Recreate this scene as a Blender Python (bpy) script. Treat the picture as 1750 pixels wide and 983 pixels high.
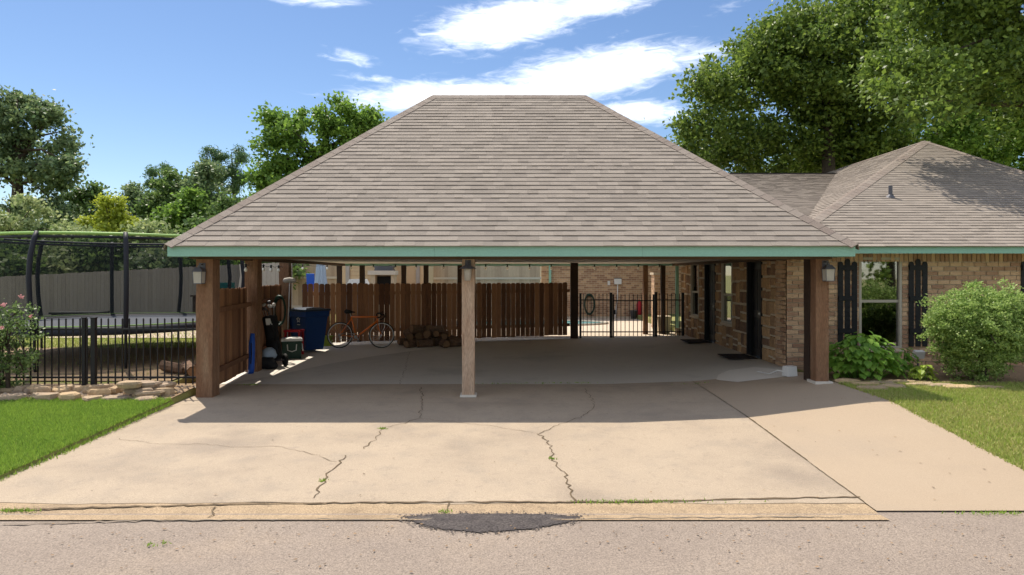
import bpy, math, random
import numpy as np
from mathutils import Vector, Matrix
random.seed(7); rng = np.random.default_rng(7)
for o in list(bpy.data.objects): bpy.data.objects.remove(o)
S = bpy.context.scene; COL = S.collection
R = math.radians
# ------------------------------------------------------------------ camera
F = 1167.0; CH = 1.95; HY = 470.0
cd = bpy.data.cameras.new('camera'); cam = bpy.data.objects.new('camera', cd); COL.objects.link(cam)
cam.location = (0, 0, CH); cam.rotation_euler = (R(90), 0, 0)
cd.lens = 24.0; cd.sensor_width = 36; cd.shift_y = -21.5/1750; cd.clip_end = 2000; cd.clip_start = .05
S.camera = cam
# ------------------------------------------------------------------ sky + sun
SUNV = Vector((-.80, 1.2, 2.35)).normalized()
W = bpy.data.worlds.new('World'); S.world = W; W.use_nodes = True
nt = W.node_tree; N = nt.nodes; L = nt.links
bg = N['Background']; sky = N.new('ShaderNodeTexSky'); sky.sky_type = 'NISHITA'; sky.sun_disc = False
sky.sun_elevation = math.asin(SUNV.z); sky.sun_rotation = math.atan2(SUNV.x, SUNV.y)
sky.altitude = 300; sky.air_density = 1.0; sky.dust_density = .2; sky.ozone_density = 2.5
bg.inputs[1].default_value = .15
def wm(op, a, b=None, c=None):
    n = N.new('ShaderNodeMath'); n.operation = op
    for i, v in enumerate((a, b, c)):
        if v is None: continue
        if isinstance(v, (int, float)): n.inputs[i].default_value = v
        else: L.new(v, n.inputs[i])
    return n.outputs[0]
tc = N.new('ShaderNodeTexCoord'); sp = N.new('ShaderNodeSeparateXYZ'); L.new(tc.outputs['Generated'], sp.inputs[0])
AZ = wm('ARCTAN2', sp.outputs[0], sp.outputs[1]); EL = wm('ARCSINE', sp.outputs[2])
def wnoise(sx, sy, scale, detail, dist, off):
    c = N.new('ShaderNodeCombineXYZ'); L.new(wm('ADD', wm('MULTIPLY', AZ, sx), wm('MULTIPLY', EL, -sx*.35)), c.inputs[0]); L.new(wm('MULTIPLY', EL, sy), c.inputs[1]); c.inputs[2].default_value = off
    n = N.new('ShaderNodeTexNoise'); n.inputs['Scale'].default_value = scale; n.inputs['Detail'].default_value = detail
    n.inputs['Roughness'].default_value = .62; n.inputs['Distortion'].default_value = dist; L.new(c.outputs[0], n.inputs['Vector']); return n.outputs[0]
def blob(px, py, wx, wy, tilt, amp):
    a0 = math.atan((px-875)/F); e0 = math.atan((HY-py)/F*math.cos(a0))
    da = wm('SUBTRACT', AZ, a0); de = wm('SUBTRACT', wm('SUBTRACT', EL, e0), wm('MULTIPLY', da, tilt))
    q = wm('ADD', wm('POWER', wm('ABSOLUTE', wm('DIVIDE', da, wx/F)), 2.0), wm('POWER', wm('ABSOLUTE', wm('DIVIDE', de, wy/F)), 2.0))
    return wm('MULTIPLY', wm('POWER', 2.718, wm('MULTIPLY', q, -1.0)), amp)
mask = None
for b in [(860, 42, 170, 42, .16, 1.05), (1020, 8, 160, 26, .1, .9), (790, 165, 230, 30, .03, 1.05), (1000, 130, 200, 48, .14, 1.05), (1190, 95, 110, 16, .1, .7), (1090, 192, 95, 24, 0, .9),
          (540, 2, 130, 14, .05, .7), (600, 100, 90, 20, -.1, .55), (1230, 20, 130, 18, .2, .4), (1060, 62, 60, 18, 0, .4), (640, 135, 80, 12, -.1, .6)]:
    v = blob(*b); mask = v if mask is None else wm('MAXIMUM', mask, v)
gl = wm('MULTIPLY', wm('MULTIPLY', wm('MAXIMUM', wm('GREATER_THAN', wm('ABSOLUTE', AZ), .75), wm('GREATER_THAN', EL, .44)), wm('SUBTRACT', wnoise(1.5, 4, 1.5, 3, .3, 9), .37)), 4.0)  # clouds added outside the view, thickened to lift the ambient light
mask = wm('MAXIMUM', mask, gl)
nz = wm('ADD', wm('MULTIPLY', wnoise(5, 16, 1.6, 9, .9, 2), .65), wm('MULTIPLY', wnoise(15, 55, 1.5, 10, 1.1, 5), .75))
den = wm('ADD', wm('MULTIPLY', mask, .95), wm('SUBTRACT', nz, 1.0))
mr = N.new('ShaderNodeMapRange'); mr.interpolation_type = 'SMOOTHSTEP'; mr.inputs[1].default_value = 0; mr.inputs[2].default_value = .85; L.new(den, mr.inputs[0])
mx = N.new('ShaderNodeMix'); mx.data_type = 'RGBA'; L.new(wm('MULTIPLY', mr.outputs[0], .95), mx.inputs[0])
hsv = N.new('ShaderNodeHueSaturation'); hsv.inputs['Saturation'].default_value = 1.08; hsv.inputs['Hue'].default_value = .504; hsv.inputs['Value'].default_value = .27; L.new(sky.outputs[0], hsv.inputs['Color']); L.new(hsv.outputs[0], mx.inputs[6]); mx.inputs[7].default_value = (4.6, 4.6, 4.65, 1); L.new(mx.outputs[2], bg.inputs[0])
sd = bpy.data.lights.new('sun', 'SUN'); sd.energy = 2.0; sd.angle = R(.53); sd.color = (1, .92, .79)
sun = bpy.data.objects.new('sun', sd); COL.objects.link(sun); sun.rotation_euler = SUNV.to_track_quat('Z', 'Y').to_euler(); sun.location = (-8, 12, 30)
S.view_settings.view_transform = 'Standard'; S.view_settings.look = 'None'; S.view_settings.exposure = 1.72; S.view_settings.gamma = 1
S.render.engine = 'CYCLES'
try: S.cycles.max_bounces = 10; S.cycles.diffuse_bounces = 8; S.cycles.transparent_max_bounces = 16
except Exception: pass
# ------------------------------------------------------------------ materials
def mat(name, col, rough=.8, var=.15, scale=4.0, bump=0.0, bscale=60.0, island=0.0, col2=None, hue=0.0, metal=0.0, spec=.3, transl=0.0, stretch=(1,1,1), stain=None, coat=0):
    m = bpy.data.materials.new(name); m.use_nodes = True; t = m.node_tree; n = t.nodes; l = t.links; p = n['Principled BSDF']
    p.inputs['Roughness'].default_value = rough; p.inputs['Metallic'].default_value = metal; p.inputs['Specular IOR Level'].default_value = spec
    if coat: p.inputs['Coat Weight'].default_value = coat
    geo = n.new('ShaderNodeNewGeometry'); mp = n.new('ShaderNodeMapping'); mp.inputs['Scale'].default_value = stretch; l.new(geo.outputs['Position'], mp.inputs[0])
    def mth(op, a, b):
        q = n.new('ShaderNodeMath'); q.operation = op
        for i, v in enumerate((a, b)):
            if isinstance(v, (int, float)): q.inputs[i].default_value = v
            else: l.new(v, q.inputs[i])
        return q.outputs[0]
    def noise(sc, de=5, src=None):
        q = n.new('ShaderNodeTexNoise'); q.inputs['Scale'].default_value = sc; q.inputs['Detail'].default_value = de; q.inputs['Roughness'].default_value = .6; l.new(src or mp.outputs[0], q.inputs['Vector']); return q.outputs[0]
    c2 = col2 or tuple(c*.6 for c in col)
    fac = mth('MULTIPLY', mth('SUBTRACT', noise(scale), .5), 2*var/.3*.5)
    fac = mth('ADD', fac, .5 if col2 else 0.25)
    if island:
        oi = n.new('ShaderNodeObjectInfo'); r = mth('FRACT', mth('ADD', oi.outputs['Random'], geo.outputs['Random Per Island']), 0)
        fac = mth('ADD', fac, mth('MULTIPLY', mth('SUBTRACT', r, .5), island))
    mix = n.new('ShaderNodeMix'); mix.data_type = 'RGBA'; mix.clamp_factor = True; l.new(fac, mix.inputs[0]); mix.inputs[6].default_value = (*col, 1); mix.inputs[7].default_value = (*c2, 1)
    out = mix.outputs[2]
    if stain:
      for sc, lo, hi, scol, amt in (stain if isinstance(stain[0], tuple) else (stain,)):
        r_ = n.new('ShaderNodeMapRange'); r_.interpolation_type = 'SMOOTHSTEP'; r_.inputs[1].default_value = lo; r_.inputs[2].default_value = hi; l.new(noise(sc, 7), r_.inputs[0])
        m2 = n.new('ShaderNodeMix'); m2.data_type = 'RGBA'; l.new(mth('MULTIPLY', r_.outputs[0], amt), m2.inputs[0]); l.new(out, m2.inputs[6]); m2.inputs[7].default_value = (*scol, 1); out = m2.outputs[2]
    fine = n.new('ShaderNodeMix'); fine.data_type = 'RGBA'; fine.blend_type = 'MULTIPLY'; fine.inputs[0].default_value = 1; l.new(out, fine.inputs[6])
    g = n.new('ShaderNodeMapRange'); g.inputs[1].default_value = .25; g.inputs[2].default_value = .75; g.inputs[3].default_value = 1-var*.8; g.inputs[4].default_value = 1+var*.6; l.new(noise(bscale, 3), g.inputs[0])
    cc = n.new('ShaderNodeCombineColor'); [l.new(g.outputs[0], cc.inputs[i]) for i in range(3)]; l.new(cc.outputs[0], fine.inputs[7]); out = fine.outputs[2]
    l.new(out, p.inputs['Base Color'])
    if bump:
        b = n.new('ShaderNodeBump'); b.inputs['Strength'].default_value = bump; b.inputs['Distance'].default_value = .02; l.new(noise(bscale, 4), b.inputs['Height']); l.new(b.outputs[0], p.inputs['Normal'])
    if transl:
        tr = n.new('ShaderNodeBsdfTranslucent'); l.new(out, tr.inputs[0]); ms = n.new('ShaderNodeMixShader'); ms.inputs[0].default_value = transl
        l.new(p.outputs[0], ms.inputs[1]); l.new(tr.outputs[0], ms.inputs[2]); l.new(ms.outputs[0], n['Material Output'].inputs[0])
    return m
def glassmat(name, tint=(.8,.85,.85), alpha=.75, rough=.02):
    m = bpy.data.materials.new(name); m.use_nodes = True; t = m.node_tree; n = t.nodes; l = t.links
    a = n.new('ShaderNodeBsdfTransparent'); a.inputs[0].default_value = (*tint, 1); b = n.new('ShaderNodeBsdfGlossy'); b.inputs['Roughness'].default_value = rough
    fr = n.new('ShaderNodeFresnel'); fr.inputs[0].default_value = 1.5; ad = n.new('ShaderNodeMath'); ad.operation = 'ADD'; ad.inputs[1].default_value = 1-alpha-.04; l.new(fr.outputs[0], ad.inputs[0])
    ms = n.new('ShaderNodeMixShader'); l.new(ad.outputs[0], ms.inputs[0]); l.new(a.outputs[0], ms.inputs[1]); l.new(b.outputs[0], ms.inputs[2]); l.new(ms.outputs[0], n['Material Output'].inputs[0]); return m
def netmat(name, col, dens):
    m = bpy.data.materials.new(name); m.use_nodes = True; t = m.node_tree; n = t.nodes; l = t.links
    a = n.new('ShaderNodeBsdfTransparent'); b = n.new('ShaderNodeBsdfDiffuse'); b.inputs[0].default_value = (*col, 1)
    ms = n.new('ShaderNodeMixShader'); ms.inputs[0].default_value = dens; l.new(a.outputs[0], ms.inputs[1]); l.new(b.outputs[0], ms.inputs[2]); l.new(ms.outputs[0], n['Material Output'].inputs[0]); return m
M = {}
M['concrete'] = mat('concrete', (.405,.325,.24), .85, .34, .9, .3, 90, col2=(.315,.25,.187), stain=((.45,.50,.70,(.235,.19,.15),.75),(2.3,.48,.70,(.285,.235,.185),.55),(8.0,.55,.72,(.26,.21,.165),.5),(28,.62,.74,(.2,.16,.12),.5)))
M['slab'] = mat('side_slab_concrete', (.38,.302,.222), .85, .22, .8, .2, 110, col2=(.325,.245,.17), stain=((.4,.52,.75,(.31,.255,.2),.5),(3.0,.55,.75,(.33,.26,.19),.35)))
M['floor'] = mat('carport_floor_concrete', (.54,.50,.44), .8, .22, .9, .15, 100, col2=(.44,.41,.36), stain=((.5,.52,.7,(.33,.31,.28),.55),(2.6,.55,.72,(.36,.34,.31),.4)))
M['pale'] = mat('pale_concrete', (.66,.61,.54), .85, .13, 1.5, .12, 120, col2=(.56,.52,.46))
M['gutter'] = mat('gutter_concrete', (.45,.33,.21), .9, .6, 3, .8, 70, col2=(.34,.25,.16), stain=((1.5,.5,.7,(.24,.17,.11),.5),(9,.56,.72,(.2,.15,.1),.5)))
M['asphalt'] = mat('road_asphalt', (.31,.252,.207), .92, .6, 1.0, .7, 85, col2=(.26,.21,.175), stain=((.7,.5,.75,(.40,.31,.23),.45),(.35,.55,.75,(.22,.18,.155),.5),(14,.62,.75,(.16,.13,.11),.5)))
M['tar'] = mat('fresh_tar', (.06,.05,.05), .9, .9, 8, 1.0, 55, col2=(.10,.085,.08))
M['crack'] = mat('crack_dirt', (.14,.10,.06), .95, .4, 9)
M['joint'] = mat('joint_dirt', (.20,.165,.13), .95, .3, 9)
M['dirt'] = mat('dirt', (.33,.225,.135), .95, .4, 2, .6, 40, col2=(.21,.145,.085))
M['lawnsoil'] = mat('lawn_soil', (.20,.24,.06), .95, .4, 1.2, .6, 40, col2=(.30,.25,.11))
M['grass'] = mat('grass_blade', (.33,.47,.075), .6, .45, 1.3, 0, 30, island=1.2, col2=(.19,.32,.045), transl=.35)
M['drygrass'] = mat('mixed_grass_blade', (.29,.41,.06), .6, .4, 1.1, 0, 30, island=1.0, col2=(.46,.43,.16), transl=.3)
M['shingle'] = mat('asphalt_shingle', (.315,.27,.23), .95, .13, 2, .4, 90, island=.6, col2=(.205,.175,.15))
M['cap'] = mat('ridge_cap_shingle', (.285,.243,.207), .92, .2, 2, .5, 90, island=.7, col2=(.21,.165,.14))
M['deck'] = mat('roof_felt', (.04,.035,.03), .95)
M['teal'] = mat('teal_painted_trim', (.27,.50,.41), .55, .1, 1.2, .05, 40, col2=(.24,.45,.37))
M['soffit'] = mat('soffit_brown_paint', (.10,.065,.04), .8, .2)
M['ceiling'] = mat('carport_ceiling', (.80,.75,.68), .8, .15)
M['post'] = mat('rough_cedar_post', (.27,.158,.092), .85, .55, 2.2, .5, 18, col2=(.17,.08,.042), stretch=(6,6,.7), stain=(1.3,.5,.75,(.32,.22,.14),.6))
M['postpale'] = mat('weathered_pale_post', (.55,.42,.31), .85, .5, 2.2, .5, 18, col2=(.38,.24,.155), stretch=(6,6,.7), stain=(2.2,.6,.72,(.15,.08,.05),.8))
M['fence'] = mat('stained_fence_board', (.40,.20,.10), .82, .3, 2.0, .3, 14, island=1.4, col2=(.15,.068,.036), stretch=(8,8,.6))
M['fencedark'] = mat('dark_stained_wood', (.05,.03,.02), .85, .3, 2.0, .3, 14, stretch=(8,8,.6))
M['greyfence'] = mat('weathered_grey_board', (.46,.41,.37), .9, .25, 2.0, .3, 14, island=.7, col2=(.36,.315,.28), stretch=(8,8,.6))
M['tanfence'] = mat('weathered_tan_board', (.54,.43,.31), .9, .25, 2.0, .3, 14, island=.9, col2=(.38,.29,.21), stretch=(8,8,.6))
M['rail'] = mat('pale_fence_rail', (.62,.56,.47), .8, .15)  # fence rails whitened to stand in for sunlit top edges; mantel shares the tone
M['brick'] = mat('tan_brick', (.62,.42,.26), .9, .25, 6, .4, 70, island=1.3, col2=(.36,.21,.135))
M['mortar'] = mat('mortar', (.70,.60,.46), .95, .15, 4, .3, 80)
M['stone'] = mat('brown_field_stone', (.50,.32,.175), .9, .35, 5, .7, 25, island=1.3, col2=(.22,.135,.09))
M['stonemortar'] = mat('stone_mortar', (.66,.56,.42), .95, .15, 4, .4, 60)
M['rock'] = mat('sandstone_rock', (.46,.33,.19), .9, .3, 5, .6, 25, island=1.0, col2=(.33,.25,.18))
M['pebble'] = mat('bed_gravel', (.42,.34,.26), .9, .3, 5, .4, 25, island=1.4, col2=(.24,.18,.13))
M['black'] = mat('black_painted_metal', (.012,.013,.016), .45, .2, 4)
M['blackwood'] = mat('black_painted_wood', (.010,.011,.014), .55, .25, 4, .2, 20)
M['door'] = mat('black_door', (.012,.014,.015), .35, .1, 3)
M['vinyl'] = mat('beige_window_frame', (.50,.45,.37), .5, .06)
M['white'] = mat('white_plastic', (.75,.74,.72), .5, .06)
M['blind'] = mat('dark_blind_slat', (.07,.068,.065), .6, .05)
M['room'] = mat('dark_room', (.02,.02,.022), .9, .1)
M['glass'] = glassmat('window_glass', (.55,.6,.6), .72)
M['lampglass'] = mat('frosted_lamp_glass', (.62,.58,.50), .3, .1, 9, transl=.3)
M['lampmetal'] = mat('pewter_lamp_metal', (.13,.13,.145), .5, .1, metal=.6)
M['bulb'] = mat('frosted_bulb', (.85,.82,.74), .25, .02)
M['steel'] = mat('brushed_steel', (.6,.6,.6), .3, .05, metal=1)
M['rimpale'] = mat('pale_alloy_rim', (.62,.61,.58), .4, .05)
M['rubber'] = mat('black_rubber', (.015,.015,.015), .8, .2)
M['orange'] = mat('orange_bike_paint', (.85,.20,.03), .3, .05, coat=.4)
M['binblue'] = mat('blue_bin_plastic', (.012,.055,.21), .5, .1)
M['binlid'] = mat('dark_lid_plastic', (.03,.04,.06), .45, .1)
M['green'] = mat('dark_green_plastic', (.012,.045,.03), .5, .1)
M['red'] = mat('red_plastic', (.42,.015,.025), .45, .1)
M['yellow'] = mat('yellow_plastic', (.55,.36,.02), .5, .15)
M['bag'] = mat('black_nylon', (.013,.013,.016), .7, .3, 12, .3, 60)
M['mop'] = mat('mop_fibre', (.50,.46,.40), .95, .3, 14, .6, 90)
M['blue'] = mat('blue_plastic', (.02,.10,.50), .45, .1)
M['bark'] = mat('log_bark', (.22,.135,.085), .95, .5, 9, 1.0, 30, col2=(.10,.06,.04))
M['cut'] = mat('log_cut_wood', (.24,.14,.075), .9, .3, 9)
M['trunk'] = mat('tree_bark', (.085,.065,.05), .95, .4, 6, .8, 20)
M['umb'] = mat('pale_blue_canvas', (.42,.52,.66), .9, .12, 4)
M['siding'] = mat('cream_lap_siding', (.72,.52,.31), .7, .08, 2)
M['patio'] = mat('patio_concrete', (.56,.46,.36), .85, .15, 1.2, .1, 100, col2=(.48,.39,.30))
M['pink'] = mat('pale_pink_paving', (.55,.42,.35), .85, .15, 1.2)
M['water'] = mat('pool_water', (.02,.32,.36), .06, .1, 3, .2, 6, spec=.6)
M['tile'] = mat('pool_coping', (.55,.47,.38), .8, .15)
M['tan'] = mat('tan_ceramic', (.58,.47,.33), .7, .12, 5)
M['mat'] = mat('dark_door_mat', (.035,.025,.024), .95, .4, 15, .8, 120)
M['net'] = netmat('enclosure_net', (.02,.024,.026), .45)
M['jump'] = mat('trampoline_mat', (.11,.12,.15), .5, .1)
M['lime'] = mat('lime_green_sleeve', (.30,.50,.13), .5, .1)
M['foam'] = mat('dark_foam_sleeve', (.02,.022,.032), .6, .15)
M['teal2'] = mat('bright_teal_plastic', (.01,.23,.22), .5, .1)
M['pinkrose'] = mat('pink_petals', (.75,.38,.40), .7, .2, 20, island=.6, transl=.3)
M['litter'] = mat('dry_leaf_litter', (.30,.19,.10), .9, .3, 9, island=1.2, col2=(.14,.10,.07))
def leafm(k, c, c2, tr=.38, rough=.5): M[k] = mat('leaf_'+k, c, rough, .25, .8, 0, 9, island=1.1, col2=c2, transl=tr, spec=.35)
leafm('oak', (.25,.34,.06), (.07,.13,.025), .4); leafm('near', (.24,.34,.055), (.07,.125,.025), .42)
leafm('dark', (.19,.28,.075), (.08,.15,.045), .45); leafm('blueish', (.24,.31,.13), (.10,.17,.08), .45)
leafm('yellow', (.50,.54,.06), (.32,.40,.05)); leafm('paleleaf', (.42,.47,.22), (.20,.28,.10)); leafm('bright', (.24,.38,.06), (.11,.21,.04), .5)
leafm('pine', (.13,.22,.09), (.07,.14,.06), .4); leafm('bush', (.44,.56,.18), (.18,.30,.07), .5); leafm('hosta', (.25,.43,.06), (.13,.28,.04), .45)
leafm('limeleaf', (.45,.55,.08), (.28,.40,.05)); leafm('rose', (.20,.29,.09), (.09,.15,.05), .45)
# ------------------------------------------------------------------ mesh helpers
WL = {}
def link(o, parent=None):
    COL.objects.link(o)
    if parent is not None: o.parent = parent
    return o
def T(name, label, cat, loc, group=None):
    o = bpy.data.objects.new(name, None); COL.objects.link(o); o.location = loc; o.empty_display_size = .2; WL[o] = Vector(loc)
    o['label'] = label; o['category'] = cat
    if group: o['group'] = group
    return o
def tag(o, label, cat=None, group=None, kind=None):
    o['label'] = label
    if cat: o['category'] = cat
    if group: o['group'] = group
    if kind: o['kind'] = kind
    return o
def mesh_obj(name, v, f, m, parent=None, smooth=False, org=None):
    off = WL.get(parent, Vector((0,0,0))) if parent is not None else Vector(org or (0,0,0))
    me = bpy.data.meshes.new(name); me.from_pydata([(a[0]-off.x, a[1]-off.y, a[2]-off.z) for a in v], [], f); me.update()
    if smooth: me.polygons.foreach_set('use_smooth', [True]*len(me.polygons))
    me.materials.append(M[m]); o = bpy.data.objects.new(name, me); link(o, parent); WL[o] = off
    if parent is None: o.location = off
    return o
class MB:
    def __init__(s): s.v = []; s.f = []
    def add(s, v, f):
        k = len(s.v); s.v += [tuple(a) for a in v]; s.f += [tuple(i+k for i in q) for q in f]; return s
    def box(s, c, d, mtx=None, rz=0, taper=1.0):
        x, y, z = d[0]/2, d[1]/2, d[2]/2; vs = [(-x,-y,-z),(x,-y,-z),(x,y,-z),(-x,y,-z),(-x*taper,-y*taper,z),(x*taper,-y*taper,z),(x*taper,y*taper,z),(-x*taper,y*taper,z)]
        q = mtx or Matrix.Rotation(rz, 3, 'Z')
        return s.add([q @ Vector(a) + Vector(c) for a in vs], [(3,2,1,0),(4,5,6,7),(0,1,5,4),(1,2,6,5),(2,3,7,6),(3,0,4,7)])
    def bb(s, x0, x1, y0, y1, z0, z1): return s.box(((x0+x1)/2,(y0+y1)/2,(z0+z1)/2), (x1-x0,y1-y0,z1-z0))
    def tube(s, pts, r, n=8):
        pts = [Vector(p) for p in pts]; rs = r if isinstance(r, (list, tuple)) else [r]*len(pts); k = len(s.v); pu = None
        for i, p in enumerate(pts):
            t = (pts[min(i+1, len(pts)-1)] - pts[max(i-1, 0)]).normalized()
            u = pu - t*pu.dot(t) if pu is not None else t.cross(Vector((0,0,1)) if abs(t.z) < .9 else Vector((1,0,0)))
            if u.length < 1e-5: u = t.orthogonal()
            u.normalize(); pu = u; w = t.cross(u)
            for j in range(n): a = 2*math.pi*j/n; s.v.append(tuple(p + (u*math.cos(a)+w*math.sin(a))*rs[i]))
        for i in range(len(pts)-1):
            for j in range(n): s.f.append((k+i*n+j, k+i*n+(j+1)%n, k+(i+1)*n+(j+1)%n, k+(i+1)*n+j))
        s.f.append(tuple(k+j for j in reversed(range(n)))); s.f.append(tuple(k+(len(pts)-1)*n+j for j in range(n))); return s
    def ring(s, c, rad, r, axis='z', n=28, m=6, a0=0, a1=2*math.pi, mtx=None):
        pts = []
        closed = abs(a1-a0-2*math.pi) < 1e-6; k = len(s.v); cnt = n if closed else n+1; q = mtx or Matrix.Identity(3)
        for i in range(cnt):
            a = a0+(a1-a0)*i/n
            for j in range(m):
                b = 2*math.pi*j/m; rr = rad+r*math.cos(b); z = r*math.sin(b); p = (rr*math.cos(a), rr*math.sin(a), z)
                if axis == 'y': p = (p[0], p[2], p[1])
                if axis == 'x': p = (p[2], p[0], p[1])
                s.v.append(tuple(q @ Vector(p) + Vector(c)))
        for i in range(n):
            i2 = (i+1) % cnt
            for j in range(m): s.f.append((k+i*m+j, k+i2*m+j, k+i2*m+(j+1)%m, k+i*m+(j+1)%m))
        return s
    def lathe(s, prof, c, n=16, mtx=None, wob=0):
        k = len(s.v); q = mtx or Matrix.Identity(3)
        for r, z in prof:
            for j in range(n):
                a = 2*math.pi*j/n; rr = r*(1+wob*(1 if j%2 else -1)); s.v.append(tuple(q @ Vector((rr*math.cos(a), rr*math.sin(a), z)) + Vector(c)))
        for i in range(len(prof)-1):
            for j in range(n): s.f.append((k+i*n+j, k+i*n+(j+1)%n, k+(i+1)*n+(j+1)%n, k+(i+1)*n+j))
        s.f.append(tuple(k+j for j in reversed(range(n)))); s.f.append(tuple(k+(len(prof)-1)*n+j for j in range(n))); return s
    def build(s, name, m, parent=None, smooth=False, org=None): return mesh_obj(name, s.v, s.f, m, parent, smooth, org)
def interp(x, pts):
    if x <= pts[0][0]: return pts[0][1]
    for (a, b), (c, d) in zip(pts, pts[1:]):
        if x <= c: return b+(d-b)*(x-a)/(c-a)
    return pts[-1][1]
def sstep(x, a, b): t = max(0, min(1, (x-a)/(b-a))); return t*t*(3-2*t)
ZL = [(5.8,-.13),(6.2,-.12),(11,0),(20.7,.12),(40,.14)]; ZR = [(5.8,-.13),(6.1,-.12),(9.4,.22),(11,.22),(17,.24),(20.7,.16),(40,.14)]
def dz(X, d): t = interp(X, [(1.6,0),(3.2,.24),(4.95,1)]); return interp(d, ZL)*(1-t)+interp(d, ZR)*t
LWL = [(6.2,-.10),(7,-.06),(10,.05),(11.2,.12),(22,.40),(40,.6),(400,.6)]
LWR = [(6.2,-.11),(9.4,.215),(12.7,.24),(30,.3),(400,.4)]
def tz(X, d):
    if d < -4: return -.1
    if d < 6.13: return -.26
    if -5.75 < X < 5.2 and d < 11.15 and X > -5.15: return dz(X, d)-.14
    if -5.75 < X < 5.2 and d >= 11.15: return dz(X, min(d, 30))-.14 if d < 31 else .1
    return interp(d, LWL if X < 0 else LWR)
def pxg(x, y, off=0.0):                                    # a ground spot from its bearing in the survey sketch
    z = 0.0
    for _ in range(12): d = (CH-z)*F/(y-HY); X = (x-875)/F*d; z = dz(X, d)
    return X, d
def grid(name, xs, ys, zf, m, label, off=0):
    v = [(x, y, zf(x, y)+off) for y in ys for x in xs]; n = len(xs)
    f = [(j*n+i, j*n+i+1, (j+1)*n+i+1, (j+1)*n+i) for j in range(len(ys)-1) for i in range(n-1)]
    return tag(mesh_obj(name, v, f, m), label, kind='structure')
def fr(a, b, n): return [a+(b-a)*i/n for i in range(n+1)]
# ------------------------------------------------------------------ ground, road, driveway
xs = [-900,-300,-100,-50] + fr(-30,-6,24) + [-5.76,-5.74,-5.4,-5.16,-5.14] + fr(-4.9,4.9,10) + [5.19,5.21] + fr(5.6,30,24) + [50,100,300,900]
ys = [-300,-60,-20,-4.01,-3.99,0,3,6.12,6.14] + fr(6.4,11.1,12) + [11.14,11.16] + fr(11.6,31,20) + [31.1,40,60,100,200,500,1500]
grid('ground', xs, ys, tz, 'lawnsoil', 'earth and thin turf around the house')
grid('road', fr(-150,-10,8)+fr(-8,8,16)+fr(10,150,8), [-3.9,-1,2,4,5,5.84,6.04], lambda x, y: -.135, 'asphalt', 'worn pinkish grey asphalt street in the foreground')
def gut(y): return [y]
grid('gutter', fr(-40,-6,8)+fr(-5.6,3.2,40), [5.78,5.95,6.1,6.22], lambda x, y: -.124-(.012 if 5.9<y<6.1 else 0), 'gutter', 'pebbly beige concrete gutter strip between driveway and street')
def wav(x): return .018*math.sin(x*2.1)+.012*math.sin(x*5.3+1)+.006*math.sin(x*13)
v = []; f = []; dx = fr(-5.15,3.2,42); dy = [6.2]+fr(6.5,12.1,22)
def leftedge(d): return -5.15 if d < 11.2 else -5.72
for y in dy:
    for i, x in enumerate(dx):
        xx = leftedge(y) if i == 0 else x; yy = y+wav(x) if y == 6.2 else y; v.append((xx, yy, dz(xx, yy)))
n = len(dx); f = [(j*n+i, j*n+i+1, (j+1)*n+i+1, (j+1)*n+i) for j in range(len(dy)-1) for i in range(n-1)]
k = len(v); v += [(x, 6.2+wav(x), -.16) for x in dx]; f += [(k+i, k+i+1, i+1, i) for i in range(n-1)]
drive = tag(mesh_obj('driveway', v, f, 'concrete'), 'wide stained tan concrete driveway and carport floor', kind='structure')
fx_ = [-5.72]+fr(-4.95,5.08,48); n = len(fx_); v = [(x, y, dz(x, y)) for y in fr(12.108,20.1,28) for x in fx_]; ny = 29
flr = tag(mesh_obj('carport_floor', v, [(j*n+i, j*n+i+1, (j+1)*n+i+1, (j+1)*n+i) for j in range(ny-1) for i in range(n-1)], 'floor'), 'smooth grey concrete floor slab inside the carport', kind='structure')
sx_ = fr(3.203,5.2,10); sy_ = [6.0]+fr(6.3,12.1,24)
slab = grid('side_slab', sx_, sy_, dz, 'slab', 'smoother newer concrete slab along the right of the driveway', .003)
def sheet(name, poly, m, parent, lift=.006, step=.25):
    """thin sheet that follows the slab, cut into rows along depth"""
    ymin = min(p[1] for p in poly); ymax = max(p[1] for p in poly); nn = max(2, int((ymax-ymin)/step)); rows = []
    for i in range(nn+1):
        y = ymin+(ymax-ymin)*(i+.001 if i == 0 else i-.001 if i == nn else i)/nn; c = []
        for (a, b), (c2, d2) in zip(poly, poly[1:]+poly[:1]):
            if (b <= y < d2) or (d2 <= y < b): c.append(a+(c2-a)*(y-b)/(d2-b))
        if len(c) >= 2: rows.append((y, min(c), max(c)))
    v = []; f = []; m_ = 8
    for y, a, b in rows:
        for j in range(m_+1): x = a+(b-a)*j/m_; v.append((x, y, max(dz(x, y), -.128)+lift))
    for i in range(len(rows)-1):
        for j in range(m_): f.append((i*(m_+1)+j, i*(m_+1)+j+1, (i+1)*(m_+1)+j+1, (i+1)*(m_+1)+j))
    return mesh_obj(name, v, f, m, parent)
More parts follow.
